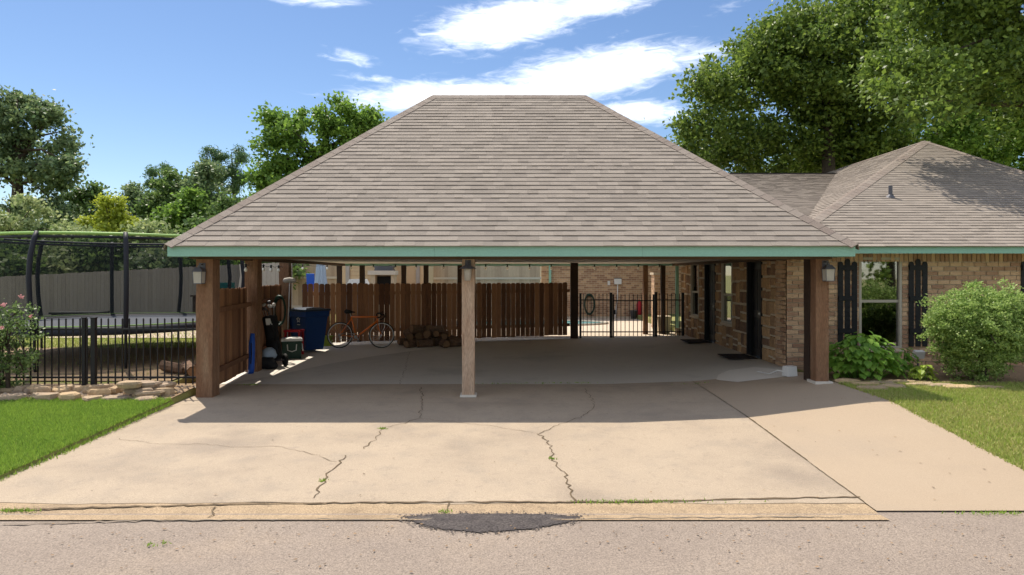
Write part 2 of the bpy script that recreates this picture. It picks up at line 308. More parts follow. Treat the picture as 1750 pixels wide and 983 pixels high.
def crack(pts, w, m='crack', jag=.03, name='crack', parent=None, lift=.006, world=False):
    P = [Vector((*(p if world else pxg(*p)), 0)) for p in pts]; q = []
    for a, b in zip(P, P[1:]):
        n_ = max(2, int((b-a).length/.07))
        for i in range(n_): c = a.lerp(b, i/n_); q.append(Vector((c.x+random.uniform(-jag, jag), c.y+random.uniform(-jag, jag), 0)))
    q.append(P[-1]); v = []; f = []
    for i, p in enumerate(q):
        t = (q[min(i+1, len(q)-1)]-q[max(0, i-1)]); t.z = 0; t.normalize(); nrm = Vector((-t.y, t.x, 0)); ww = w*random.uniform(.25, .85)
        for s_ in (-1, 1): a = p+nrm*ww*s_*.5; v.append((a.x, a.y, max(dz(a.x, a.y), -.13)+lift))
    f = [(2*i, 2*i+1, 2*i+3, 2*i+2) for i in range(len(q)-1)]
    return mesh_obj(name, v, f, m, parent or drive)
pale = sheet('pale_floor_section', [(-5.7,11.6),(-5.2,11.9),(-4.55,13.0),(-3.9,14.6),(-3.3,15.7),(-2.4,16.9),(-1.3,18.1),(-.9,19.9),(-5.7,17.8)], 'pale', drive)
for pts, w in [([(720,662),(722,690),(716,716),(690,724),(655,733),(640,752),(622,768)], .02), ([(592,778),(570,800),(553,822),(536,852)], .025), ([(716,716),(780,722),(850,730),(922,742)], .010),
    ([(922,742),(935,755),(945,772),(943,785),(965,808),(973,830),(984,856)], .028), ([(922,742),(955,727),(995,713),(1015,700),(1013,685),(1000,665)], .016), ([(200,750),(255,758),(340,760),(400,764),(470,764),(530,775),(575,790)], .010), ([(700,600),(690,640),(683,657)], .012)]:
    crack(pts, w)
crack([(3.2,9.3),(3.2,7.4)], .026, jag=.003, world=True, lift=.01); crack([(3.19,7.3),(3.2,6.2)], .014, jag=.004, world=True, lift=.01)
crack([(372,660),(800,658),(1222,656)], .016, 'joint', .004, 'floor_joint'); crack([(3.2,12.2),(3.2,9.3)], .012, 'joint', .003, 'floor_joint', world=True, lift=.01)
crack([(310,692),(700,688),(1275,684)], .008, 'joint', .003, 'floor_joint')
for j, (a, b) in enumerate([(360,885),(760,878)]): crack([(a, b),(a+8, b-18)], .02)
crack([(0,872),(200,867),(420,862),(640,859),(860,859),(1080,858),(1300,853),(1470,850)], .045, jag=.015); crack([(0,897),(260,890),(640,888),(1000,887),(1440,884)], .03, 'joint', .02)
curve = [(1345,632),(1300,629),(1258,633),(1232,641),(1222,650),(1238,661)]
tipv = [pxg(*p) for p in [(1345,634),(1290,628),(1250,632),(1228,641),(1224,650),(1260,654),(1310,648),(1350,644)]]
sheet('cement_skim', tipv, 'pale', slab, .009, .1)
P_ = [pxg(x, y) for x, y in [(693,884),(740,879),(850,877),(930,879),(992,883),(965,894),(900,905),(820,910),(760,905),(715,895)]]
c0 = Vector((sum(p[0] for p in P_)/len(P_), sum(p[1] for p in P_)/len(P_))); v = [(c0.x, c0.y, -.118)]; nn = 150
for i in range(nn):
    t = i/nn*len(P_); a = P_[int(t)]; b = P_[(int(t)+1) % len(P_)]; u = t-int(t); x = a[0]+(b[0]-a[0])*u; y = a[1]+(b[1]-a[1])*u; k = 1+random.uniform(-.05,.05); v.append((c0.x+(x-c0.x)*(1+random.uniform(-.02,.03)), c0.y+(y-c0.y)*k+random.uniform(-.008,.008), -.126))
tag(mesh_obj('asphalt_patch', v, [(0, 1+i, 1+(i+1) % nn) for i in range(nn)], 'tar'), 'dark lens shaped patch of fresh tar at the street edge', 'road patch')
ap = bpy.data.objects['asphalt_patch']; q = np.array([v[1+i] for i in rng.integers(0, nn, 700)]); q = np.array([c0.x, c0.y, 0])+(q-np.array([c0.x, c0.y, 0]))*np.array([1,1,1]); q[:,:2] += rng.normal(size=(700,2))*np.array([.05,.03]); q[:,2] = -.125
GRIT = (q, ap)
grid('patio', fr(-9,7.6,12), [20.15,22,25,29.1], lambda x, y: .125, 'patio', 'sunlit concrete pool patio behind the carport')
grid('side_path', fr(-12.2,-7.3,4), [17.8,18.5,19.6], lambda x, y: interp(y, LWL)+.02, 'pink', 'pale pink paving behind the trampoline')
mb = MB(); v = [(0,0,0)]
pc = (.5, 25.6)
pv = [(pc[0]+2.75*math.cos(a)*(1+.12*math.cos(2*a)), pc[1]+1.5*math.sin(a), .135) for a in fr(0, 2*math.pi, 40)[:-1]]
tag(mesh_obj('pool_water', [(pc[0], pc[1], .135)]+pv, [(0, 1+i, 1+(i+1) % 40) for i in range(40)], 'water'), 'rounded end of a turquoise swimming pool in the patio', kind='structure')
mb = MB(); mb.tube([(a, b, .15) for a, b, _ in pv]+[(pv[0][0], pv[0][1], .15)], .05, 6); tag(mb.build('pool_coping', 'tile'), 'pale stone coping around the pool', kind='structure')
# ------------------------------------------------------------------ shingles
SW = [.14,.19,.24,.30,.36]; SME = {}
def shingle_geo(w, e, th, g=.0004): return [(g,0,0),(w-g,0,0),(w-g,e,-.006),(g,e,-.006),(g,0,th),(w-g,0,th),(w-g,e,.002),(g,e,.002)], [(0,1,5,4),(1,2,6,5),(4,5,6,7),(3,0,4,7)]
for w in SW:
    for th in (.014,.018):
        vv, ff = shingle_geo(w, .165, th); me = bpy.data.meshes.new('shingle'); me.from_pydata(vv, [], ff); me.update(); me.materials.append(M['shingle']); SME[(w, th)] = me
def roof_plane(root, part, O, u, vdir, Lf, Rf, tmax, quota, e=.143, tmin=0, show=lambda p: True):
    """courses of shingles on the plane O + s*u + t*v between Lf(t) and Rf(t); the first `quota` whole ones are separate objects"""
    u = Vector(u).normalized(); vdir = Vector(vdir).normalized(); nrm = u.cross(vdir); O = Vector(O); rows = int((tmax-tmin)/e); mbx = MB(); cnt = 0; off = WL[root]
    for i in range(rows+1):
        t = tmin+i*e; a = Lf(t+.15); b = Rf(t+.15); s = a-random.uniform(0,.2)
        while s < b:
            w = random.choice(SW); th = random.choice((.014,.018)); s2 = s+w; cs, ce = max(s, a), min(s2, b)
            if ce-cs > .02:
                pos = O+u*cs+vdir*t+nrm*.006
                if cnt < quota and ce-cs > w-1e-4 and show(pos):
                    o = bpy.data.objects.new('shingle', SME[(w, th)]); link(o, part); mt = Matrix((u, vdir, nrm)).transposed().to_4x4(); mt.translation = pos-off; o.matrix_basis = mt; cnt += 1
                else:
                    vv, ff = shingle_geo(ce-cs, min(.165, max(.02, tmax-t)), th); mbx.add([O+u*(cs+x)+vdir*(t+y)+nrm*(.006+z) for x, y, z in vv], ff)
            s = s2
    o = mbx.build('shingle_field', 'shingle', part); o['kind'] = 'stuff'; return o
def caps(part, A, B, n1, n2, w=.15, step=.2, m='cap'):
    A = Vector(A); B = Vector(B); t = (B-A).normalized(); ln = (B-A).length; k = int(ln/step)
    n1 = Vector(n1); n2 = Vector(n2); d1 = t.cross(n1).normalized(); d2 = n2.cross(t).normalized()
    up = (n1+n2).normalized()
    if d1.dot(up) > 0: d1 = -d1
    if d2.dot(up) > 0: d2 = -d2
    for i in range(k+1):
        p = A+t*(i*step); q = A+t*min(ln, (i+1)*step+.03)
        v = [p+up*.032, p+d1*w+n1*.027, p+d2*w+n2*.027, q+up*.028, q+d1*w+n1*.023, q+d2*w+n2*.023, p+up*.02, p+d1*w+n1*.006, p+d2*w+n2*.006, q+d1*w+n1*.006, q+d2*w+n2*.006]
        mesh_obj('ridge_cap', v, [(0,3,4,1),(0,2,5,3),(0,1,7,6),(0,6,8,2),(1,4,9,7),(2,8,10,5)], m, part)
# ------------------------------------------------------------------ carport
cp = T('carport', 'open carport with brown shingled hip roof, teal fascia and cedar posts', 'carport', (0, 15, 0))
EX0, EX1, EY0, EY1, EZ = -5.33, 5.31, 10.5, 21.5, 2.40
RA = Vector((-1.75, 15.1, 5.90)); RB = Vector((1.62, 15.1, 5.90))
c1, c2, c3, c4 = Vector((EX0,EY0,EZ)), Vector((EX1,EY0,EZ)), Vector((EX1,EY1,EZ)), Vector((EX0,EY1,EZ))
roof = mesh_obj('roof', [c1, c2, c3, c4, RA, RB], [(0,1,5,4),(1,2,5),(2,3,4,5),(3,0,4)], 'deck', cp)
def nrm3(a, b, c): return (b-a).cross(c-a).normalized()
nF = nrm3(c1, c2, RB); nR = nrm3(c2, c3, RB); nB = nrm3(c3, c4, RA); nL = nrm3(c4, c1, RA)
vF = Vector((0, RA.y-EY0, RA.z-EZ)); tF = vF.length; W_ = EX1-EX0
roof_plane(cp, roof, c1, (1,0,0), vF, lambda t: (RA.x-EX0)*t/tF-.02*0, lambda t: W_-(EX1-RB.x)*t/tF, tF, 300, tmin=-.03)
def side_plane(A, B, ra, part, root, quota=0):
    u = (B-A).normalized(); s0 = (ra-A).dot(u); vv = ra-A-u*s0; tl = vv.length; ln = (B-A).length
    return roof_plane(root, part, A, u, vv, lambda t: s0*t/tl, lambda t: ln-(ln-s0)*t/tl, tl, quota, tmin=-.03)
side_plane(c2, c3, RB, roof, cp); side_plane(c4, c1, RA, roof, cp)
u = Vector((-1,0,0)); vB = Vector((0, RA.y-EY1, RA.z-EZ)); tB = vB.length
roof_plane(cp, roof, c3, u, vB, lambda t: (EX1-RB.x)*t/tB, lambda t: W_-(RA.x-EX0)*t/tB, tB, 0, tmin=-.03)
caps(roof, c1, RA, nF, nL); caps(roof, c2, RB, nF, nR); caps(roof, RA, RB, nF, nB); caps(roof, c3, RB, nR, nB, step=.3); caps(roof, c4, RA, nL, nB, step=.3)
def fasc(x0, x1, y0, y1): return MB().bb(x0, x1, y0, y1, EZ-.165, EZ-.004).build('fascia', 'teal', cp)
fasc(EX0+.02, -1.2, EY0+.02, EY0+.06); fasc(-1.197, 2.01, EY0+.02, EY0+.06); fasc(2.013, EX1-.02, EY0+.02, EY0+.06)
fasc(EX0+.02, EX0+.06, EY0+.063, EY1-.063); fasc(EX1-.06, EX1-.02, EY0+.063, EY1-.063); fasc(EX0+.02, EX1-.02, EY1-.06, EY1-.02)
MB().bb(EX0+.065, EX1-.065, EY0+.065, EY1-.065, EZ-.10, EZ-.07).build('ceiling', 'ceiling', cp)
MB().bb(EX0+.2, EX1-.2, 10.9, 11.12, EZ-.2, EZ-.103).build('beam', 'soffit', cp)
MB().bb(EX0+.2, EX1-.2, 20.95, 21.15, EZ-.15, EZ-.103).build('beam', 'teal', cp)
for sx in (-5.2, 5.0): MB().bb(sx-.08, sx+.08, 11.125, 20.945, EZ-.17, EZ-.103).build('beam', 'soffit', cp)
def post(x, y, w, m='post', top=EZ-.103, lab=None, z0=None, w2=None):
    z0 = dz(x, y) if z0 is None else z0; b = MB(); h = top-z0; k = 6; prev = None
    for i in range(k+1):
        z = z0-.02+(h+.02)*i/k; j = .006; ww = w/2; dd = (w2 or w)/2
        b.v += [(x-ww+random.uniform(-j,j), y-dd, z),(x+ww+random.uniform(-j,j), y-dd, z),(x+ww+random.uniform(-j,j), y+dd, z),(x-ww+random.uniform(-j,j), y+dd, z)]
    for i in range(k):
        for j in range(4): b.f.append((i*4+j, i*4+(j+1)%4, i*4+4+(j+1)%4, i*4+4+j))
    b.f.append((k*4,k*4+1,k*4+2,k*4+3)); o = b.build('post', m, cp)
    if lab: o['label'] = lab
    return o
post(-4.90, 11.0, .26, lab='rough brown cedar corner post with a lantern', top=EZ-.2); post(-.70, 11.0, .20, 'postpale', lab='pale weathered centre post stained dark at its foot', top=EZ-.2); post(4.955, 11.0, .205, lab='brown cedar post in front of the brick corner', top=EZ-.2); post(4.885, 11.24, .075, 'fencedark', w2=.2)
post(-5.15, 13.6, .245, 'post'); post(-5.56, 16.75, .23, 'post')
post(1.81, 19.85, .215, 'fencedark')
for x in (580, 619, 690, 728, 786): X = (x-875)/F*21.05; post(X, 21.05, .14, 'fencedark', top=EZ-.15)
for x, w in ((1103,.14),(1133,.13)): X = (x-875)/F*21.05; post(X, 21.05, w, 'post' if x == 1103 else 'fencedark', top=EZ-.15, z0=.12)
MB().bb(-.83,-.57,10.87,11.13,dz(-.7,11)+.001,dz(-.7,11)+.035).build('post_footing', 'pale', cp)
MB().bb(4.82,5.10,10.84,11.16,dz(5,11)-.01,dz(5,11)+.03).build('post_footing', 'pale', cp)
# ------------------------------------------------------------------ brick and stone walls
BME = None
def brick_wall(root, part, O, u, out, length, z0, z1, holes, quota, course=.084, bl=.225, soldier=True, m='brick', show=lambda s: True):
    """running bond on a vertical wall; O origin, u along, out = outward normal; holes = (s0,s1,za,zb)"""
    global BME
    u = Vector(u); out = Vector(out); O = Vector(O); g = .007; th = .012
    if BME is None:
        b = MB().bb(g, bl-g, -th, .0, g, course-g); BME = bpy.data.meshes.new('brick'); BME.from_pydata(b.v, [], b.f); BME.update(); BME.materials.append(M['brick'])
    rot = Matrix((u, -out, Vector((0,0,1)))).transposed(); rest = MB(); cnt = 0; off = WL[root]
    zt = z1-(.2 if soldier else 0); rows = int((zt-z0)/course); zs = zt-rows*course
    def put(s, w, z, h):
        nonlocal cnt
        if w < .015: return
        pr = random.uniform(-.002,.003); pos = O+u*s+Vector((0,0,z-O.z))+out*pr
        if cnt < quota and abs(w-bl) < 1e-4 and abs(h-course) < 1e-4 and show(s):
            o = bpy.data.objects.new('brick', BME); link(o, part); mt = rot.to_4x4(); mt.translation = pos-off; o.matrix_basis = mt; cnt += 1
        else:
            b = MB().bb(g, w-g, -th, 0, g, h-g); rest.add([rot @ Vector(a)+pos for a in b.v], b.f)
    for i in range(rows):
        z = zs+i*course; iv = [(0, length)]
        for s0, s1, za, zb in holes:
            if z+course*.5 > za and z+course*.5 < zb:
                nv = []
                for a, b in iv:
                    if s1 <= a or s0 >= b: nv.append((a, b))
                    else:
                        if s0 > a: nv.append((a, s0))
                        if s1 < b: nv.append((s1, b))
                iv = nv
        for a, b in iv:
            s = -bl*.5*(i % 2)
            while s < b:
                c, d = max(s, a), min(s+bl, b)
                if d > c: put(c, d-c, z, course)
                s += bl
    if soldier:
        s = 0
        while s < length-.01:
            d = min(s+course, length); ok = True
            for s0, s1, za, zb in holes:
                if za < zt+.1 < zb and d > s0+.005 and s < s1-.005: ok = False
            if ok: put(s, d-s, zt, .2)
            s += course
    r = rest.build('brick_field', m, part); r['kind'] = 'stuff'; return r
WX, WY = 5.1, 12.7
hs = T('brick_house', 'low tan brick house with brown hip roof and black shutters', 'house', (9, 16, .2))
WT = 2.36
def wallcore(x0, x1, y0, y1, z0, z1, holes, axis, m, name='wall', parent=hs):
    b = MB(); segs = sorted(holes, key=lambda h: h[0]); c = (x0 if axis == 'x' else y0); end = (x1 if axis == 'x' else y1)
    def bx(a, bb_, za, zb):
        if bb_-a < .002 or zb-za < .002: return
        if axis == 'x': b.bb(a, bb_, y0, y1, za, zb)
        else: b.bb(x0, x1, a, bb_, za, zb)
    for a, bb_, za, zb in segs: bx(c, a, z0, z1); bx(a, bb_, z0, za); bx(a, bb_, zb, z1); c = bb_
    bx(c, end, z0, z1); return b.build(name, m, parent)
# front wall: window between two shutters
wx0, wx1, wz0, wz1 = [(x-875)/F*WY for x in (1468,1541)] + [CH-(596-HY)/F*WY, CH+(HY-440)/F*WY]
fh = [(wx0, wx1, wz0, wz1)]
wf = wallcore(WX+.012, 13.2, WY+.012, WY+.25, 0.0, WT+.1, fh, 'x', 'mortar')
brick_wall(hs, wf, (WX, WY, 0), (1,0,0), (0,-1,0), 8.1, .14, WT+.03, [(a-WX, b-WX, c, d) for a, b, c, d in fh], 300, show=lambda s: s < 4.1)
def window(parent, plane, a0, a1, z0, z1, face, inward, rail=.52, deep=.07):
    """double-hung window in the wall; plane 'y': wall faces -Y; 'x': wall faces -X"""
    def B(b, s0, s1, p0, p1, za, zb):
        if plane == 'y': b.bb(s0, s1, face+p0, face+p1, za, zb)
        else: b.bb(face+p0, face+p1, s0, s1, za, zb)
        return b
    t = .045; wn = B(B(B(B(MB(), a0, a0+t, -.012, deep, z0, z1), a1-t, a1, -.012, deep, z0, z1), a0+t, a1-t, -.012, deep, z1-t, z1), a0+t, a1-t, -.012, deep, z0, z0+t).build('window', 'vinyl', parent)
    zr = z0+(z1-z0)*rail; B(MB(), a0+t, a1-t, .015, deep-.01, zr-.025, zr+.025).build('sash_rail', 'vinyl', wn)
    B(MB(), a0+t, a1-t, .035, .039, zr+.025, z1-t).build('pane', 'glass', wn); B(MB(), a0+t, a1-t, .045, .049, z0+t, zr-.025).build('pane', 'glass', wn)
    bl = MB(); z = z1-t-.02
    while z > z0+t+.02: B(bl, a0+t+.01, a1-t-.01, .075, .1, z-.012, z+.008); z -= .05
    bl.build('blind', 'blind', wn); B(MB(), a0, a1, .2, .22, z0, z1).build('room_back', 'room', wn); B(MB(), a0-.03, a1+.03, -.035, deep-.02, z0-.05, z0-.002).build('sill', 'mortar', wn); return wn
window(hs, 'y', wx0, wx1, wz0, wz1, WY, 1)
def shutter(px0, px1):
    x0, x1 = [(p-875)/F*WY for p in (px0, px1)]; w = (x1-x0); bw = w*.27; o = None; zb = .62; gap = (w-3*bw)/2
    o = bpy.data.objects.new('shutter', None); link(o, hs); o.empty_display_size = .2; WL[o] = WL[hs]
    for z in (zb+.25, zb+.85, zb+1.42): MB().bb(x0+.01, x1-.01, WY-.045, WY-.029, z, z+.09).build('batten', 'blackwood', o)
    for i in range(3):
        a = x0+i*(bw+gap); top = 2.20+(.05 if i == 1 else 0); n_ = 6; b = MB(); pr = [(a, zb)]+[(a+bw, zb)]+[(a+bw/2+bw/2*math.cos(t), top-.05+.05*math.sin(t)) for t in fr(0, math.pi, n_)]
        k = len(pr); b.v = [(x, WY-.028, z) for x, z in pr]+[(x, WY-.006, z) for x, z in pr]; b.f = [tuple(range(k)), tuple(range(2*k-1, k-1, -1))]+[(i_, i_+k, (i_+1) % k+k, (i_+1) % k) for i_ in range(k)]
        b.build('board', 'blackwood', o)
shutter(1431,1464); shutter(1552,1584); shutter(1744,1776)
# side wall with doors, windows and field stone
SY1 = 20.6; D2 = (13.95,14.83); D1 = (17.15,18.08); Wn = (15.8,16.6); Wf = (18.62,19.45)
zfl = .2; DT = 2.27
sh = [(D2[0], D2[1], 0, DT), (D1[0], D1[1], 0, DT), (Wn[0], Wn[1], .8, DT), (Wf[0], Wf[1], .8, DT)]
ws = wallcore(WX+.02, WX+.25, WY+.255, SY1, 0, WT+.1, sh, 'y', 'stonemortar')
BR = .5
mc = MB().bb(WX+.012, WX+.019, WY+.012, WY+BR, 0, WT).build('corner_mortar', 'mortar', ws)
brick_wall(hs, ws, (WX, WY+BR, 0), (0,-1,0), (-1,0,0), BR-.013, .14, WT+.03, [], 60, soldier=False)
def split(y0, y1, z0, z1, out):
    w, h = y1-y0, z1-z0; 
    if (w < .44 and h < .34 and w*h < .11) or (random.random() < .22 and w < .6 and h < .5 and w*h < .14): out.append((y0, y1, z0, z1)); return
    if w*random.uniform(.6,1.25) > h: c = y0+w*random.uniform(.36,.64); split(y0, c, z0, z1, out); split(c, y1, z0, z1, out)
    else: c = z0+h*random.uniform(.36,.64); split(y0, y1, z0, c, out); split(y0, y1, c, z1, out)
rects = []; cols = [WY+BR, D2[0], D2[1], Wn[0], Wn[1], D1[0], D1[1], Wf[0], Wf[1], SY1]
for i in range(len(cols)-1):
    a, b = cols[i], cols[i+1]; hole = [h for h in sh if abs(h[0]-a) < .01]
    if not hole: split(a, b, .16, WT, rects)
    else:
        if hole[0][2] > .1: split(a, b, .16, hole[0][2]-.05, rects)
        split(a, b, hole[0][3]+.01, WT, rects)
for y0, y1, z0, z1 in rects:
    if z1-z0 < .03 or y1-y0 < .03: continue
    g = random.uniform(.012,.02); j = lambda: random.uniform(-.014,.014); o_ = random.uniform(.004,.02)
    c = [(y0+g+abs(j()), z0+g+abs(j())),(y1-g-abs(j()), z0+g+abs(j())),(y1-g-abs(j()), z1-g-abs(j())),(y0+g+abs(j()), z1-g-abs(j()))]
    cy, cz = (y0+y1)/2, (z0+z1)/2; k = .9
    v = [(WX+.02, a, b) for a, b in c]+[(WX-o_, cy+(a-cy)*k+j()*.3, cz+(b-cz)*k+j()*.3) for a, b in c]
    mesh_obj('stone', v, [(4,7,6,5),(0,4,5,1),(1,5,6,2),(2,6,7,3),(3,7,4,0)], 'stone', ws)
for a in (Wn, Wf): window(hs, 'x', a[0], a[1], .8, DT, WX, 1, .46)
def door(y0, y1, lab):
    t = .05; d = MB().bb(WX+.09, WX+.13, y0+t, y1-t, zfl+.03, DT-t).build('door', 'door', hs); d['label'] = lab
    for za, zb in ((zfl+.2, zfl+.85), (zfl+1.0, DT-.2)):
        for s in (0, 1): m = (y0+y1)/2; a = y0+.13+s*(m-y0-.1); MB().bb(WX+.082, WX+.0895, a, a+(m-y0)-.17, za, zb).build('panel', 'blackwood', d)
    MB().bb(WX-.008, WX+.2, y0, y0+t, 0.1, DT).bb(WX-.008, WX+.2, y1-t, y1, .1, DT).bb(WX-.008, WX+.2, y0+t, y1-t, DT-t, DT).build('frame', 'blackwood', d)
    MB().lathe([(.03,0),(.03,.012),(.014,.02),(.014,.05),(.03,.06),(.033,.08),(.02,.095)], (WX+.082, y0+t+.09, 1.15), 10, Matrix.Rotation(-math.pi/2, 3, 'Y')).build('handle', 'steel', d)
    MB().lathe([(.028,0),(.028,.02),(.01,.03)], (WX+.082, y0+t+.09, 1.30), 10, Matrix.Rotation(-math.pi/2, 3, 'Y')).build('deadbolt', 'steel', d)
    MB().bb(WX-.03, WX+.14, y0+t, y1-t, zfl+.0, zfl+.028).build('threshold', 'steel', d)
door(*D2, 'nearer black panelled door'); door(*D1, 'farther black panelled door')
MB().bb(WX+.26, 13.2, SY1-.2, SY1, 0, WT).build('wall', 'mortar', hs); MB().bb(12.95, 13.2, WY+.26, SY1-.21, 0, WT).build('wall', 'mortar', hs)
# house roof
EZ2 = 2.46; ey = 12.2; ex = 4.74; AP = Vector((11.36, 18.8, 5.62)); p1 = Vector((ex, ey, EZ2)); p2 = Vector((13.4, ey, EZ2)); pk = Vector((AP.x, 26, AP.z)); p3 = Vector((13.4, 26, EZ2)); p4 = Vector((ex, 26, EZ2))
hroof = mesh_obj('roof', [p1, p2, AP, pk, p3, p4], [(0,1,2),(1,4,3,2),(0,2,3,5)], 'deck', hs)
vF2 = Vector((0, AP.y-ey, AP.z-EZ2)); t2 = vF2.length; ln = p2.x-p1.x
e0 = 5.325
roof_plane(hs, hroof, p1, (1,0,0), vF2, lambda t: max((AP.x-ex)*t/t2, e0-ex), lambda t: ln-(p2.x-AP.x)*t/t2, t2, 300, tmin=-.03, show=lambda p: p.x/p.y < .76 and p.x/p.y > .42)
vL2 = Vector((AP.x-ex, 0, AP.z-EZ2)); tl2 = vL2.length
# left slope of the wing, from its hip back to the valley with the link roof
def linkz(d): return 5.25-.26*(22.3-d)
LKR = 22.3
def hip_d(t): return ey+(AP.y-ey)*t/tl2
def val_d(t): z = EZ2+(AP.z-EZ2)*t/tl2; return min(26, LKR-(5.25-z)/.26) if z < 5.25 else 25.9
roof_plane(hs, hroof, (ex, 26, EZ2), (0,-1,0), vL2, lambda t: 26-max(val_d(t), hip_d(t)+.02), lambda t: 26-hip_d(t), tl2, 0, tmin=.9)
nF2 = nrm3(p1, p2, AP); nL2 = nrm3(p4, p1, AP); nR2 = nrm3(p2, p3, AP)
hp = p1.lerp(AP, .12); caps(hroof, hp, AP, nF2, nL2); caps(hroof, p2, AP, nF2, nR2); caps(hroof, AP, AP+Vector((0,5,0)), nR2, nL2)
lk = mesh_obj('link_roof', [(5.6,12.9,linkz(12.9)),(11.0,12.9,linkz(12.9)),(11.0,LKR,5.25),(5.6,LKR,5.25),(5.6,27,4.0),(11,27,4.0)], [(0,1,2,3),(3,2,5,4)], 'deck', hs)
vK = Vector((0, 1, .26)); 
def valx(t): d = 14.2+t/math.sqrt(1+.26**2); z = linkz(d); return ex+(AP.x-ex)*(z-EZ2)/(AP.z-EZ2)
roof_plane(hs, lk, (5.6, 14.2, linkz(14.2)), (1,0,0), vK, lambda t: 0, lambda t: valx(t)-5.6, (LKR-14.2)*math.sqrt(1+.26**2), 0)
nk = Vector((0,-.26,1)).normalized(); caps(lk, (5.7,LKR,5.25), (10.65,LKR,5.25), nk, Vector((0,.26,1)).normalized())
MB().bb(5.7,10.6,LKR-.17,LKR-.13,5.22,5.262).build('ridge_vent', 'black', lk)
MB().bb(5.33, 13.38, ey+.02, ey+.055, EZ2-.125, EZ2-.005).build('fascia', 'teal', hs)
MB().bb(5.33, 13.38, ey+.058, WY-.003, EZ2-.10, EZ2-.085).build('soffit', 'teal', hs)
vx, vd = 9.17, 16.5
for _ in range(6): vd = 12.2+((CH+(HY-338)/F*vd)-EZ2)/.479
vx = (1522-875)/F*vd; vz = EZ2+.479*(vd-12.2)
MB().lathe([(.04,-.05),(.04,.26),(.03,.26),(.03,.22)], (vx, vd, vz), 12).build('vent_pipe', 'lampmetal', hs); MB().lathe([(.10,.0),(.06,.05),(.042,.07)], (vx, vd, vz), 12, Matrix.Rotation(.45, 3, 'X')).build('vent_flashing', 'lampmetal', hs)
# rear brick building beyond the patio
rb = T('brick_building', 'sunless tan brick wall building behind the pool patio', 'building', (4.4, 31, .1))
rw = MB().bb(1.25, 12, 29.012, 33, .05, 3.1).build('wall', 'mortar', rb)
brick_wall(rb, rw, (1.24, 29, 0), (1,0,0), (0,-1,0), 7.4, .12, 3.0, [], 0)
MB().add([(.7,28.5,2.95),(12.4,28.5,2.95),(12.4,31,4.1),(.7,31,4.1),(.7,33.5,2.95),(12.4,33.5,2.95)], [(0,1,2,3),(3,2,5,4),(0,3,4),(1,5,2)]).build('roof', 'shingle', rb)
MB().bb(.75,12.3,28.52,28.56,2.8,2.94).build('fascia', 'teal', rb)
def wallpx(px, py, d): return (px-875)/F*d, CH+(HY-py)/F*d
MB().bb(*[(p-875)/F*28.95 for p in (938,942)], 28.9, 28.99, .15, 2.8).build('downspout', 'teal', rb)
# ------------------------------------------------------------------ wooden privacy fences
def board_fence(name, label, pts, bw, ztop, zbot, m, group=None, gap=.006, th=.018, dog=True, rails=None, railm=None, skip=0, jit=.012):
    A = Vector((*pts[0],0)); root = T(name, label, 'fence', (pts[0][0], pts[0][1], zbot(0)), group); tot = 0
    for (a, b) in zip(pts, pts[1:]):
        a = Vector((*a,0)); b = Vector((*b,0)); t = (b-a).normalized(); n_ = int((b-a).length/bw); nr = Vector((-t.y, t.x, 0))
        if nr.y > 0: nr = -nr
        L_ = (b-a).length
        for i in range(n_):
            p = a+t*(i*bw); s = (p-A).length; zt = ztop(s)+random.uniform(-jit, jit); zb = zbot(s)+random.uniform(-.01,.01); w = bw-gap*random.uniform(.6,1.6); c = w*.22 if dog else .001; o2 = nr*random.uniform(0,.006)
            pr = [(0,zb),(w,zb),(w,zt-c),(w-c,zt),(c,zt),(0,zt-c)]; v = [p+t*x+o2+Vector((0,0,z)) for x, z in pr]; v += [q-nr*-th for q in v]
            mesh_obj('board', v, [(0,1,2,3,4,5),(11,10,9,8,7,6)]+[(j, j+6, (j+1) % 6+6, (j+1) % 6) for j in range(6)], m, root)
        for rz_ in (rails or []):
            q = MB(); side = 1 if railm else -1; pa = a+nr*(.03 if railm else -.035); pb = b+nr*(.03 if railm else -.035)
            za = zbot((a-A).length)+rz_; zb2 = zbot((b-A).length)+rz_
            q.v = [pa+Vector((0,0,za)), pb+Vector((0,0,zb2)), pb+Vector((0,0,zb2+.085)), pa+Vector((0,0,za+.085))]; q.v += [w_+nr*.035*(1 if railm else -1) for w_ in q.v]; q.f = [(0,1,2,3),(7,6,5,4),(0,4,5,1),(1,5,6,2),(2,6,7,3),(3,7,4,0)]
            q.v = [tuple(x) for x in q.v]; q.build('rail', railm or m, root)
    return root
board_fence('wood_fence', 'dark brown stained board fence across the back of the carport', [(-5.5,17.9),(1.70,19.93)], .142, lambda s: 1.725, lambda s: .155+.006*s, 'fence', rails=[.25,1.25], gap=.007)
board_fence('wood_fence', 'brown board side panel beside the left corner post', [(-4.95,11.15),(-5.2,13.45)], .14, lambda s: 1.71, lambda s: .06+.012*s, 'fence', rails=[.25,1.25])
board_fence('wood_fence', 'short brown side panel behind the golf bag', [(-5.22,13.75),(-5.58,16.6)], .14, lambda s: 1.72, lambda s: .09+.01*s, 'fence', rails=[.25,1.25])
board_fence('wood_fence', 'grey weathered privacy fence behind the trampoline', [(-21,23.6),(-7.0,21.9)], .142, lambda s: 1.72+.047*s, lambda s: .2+.012*s, 'greyfence', rails=None)
board_fence('wood_fence', 'grey brown privacy fence behind the folded parasol', [(-10.4,27.2),(-6.1,27.2)], .145, lambda s: 2.42, lambda s: .15, 'tanfence', rails=[.5,1.65], railm='rail', gap=-.004)
board_fence('wood_fence', 'sunlit tan privacy fence with pale rail left of the brick building', [(-3.6,27.6),(1.2,28.2)], .145, lambda s: 2.75+.0*s, lambda s: .15, 'tanfence', rails=[.5,1.62], railm='rail', gap=-.004)
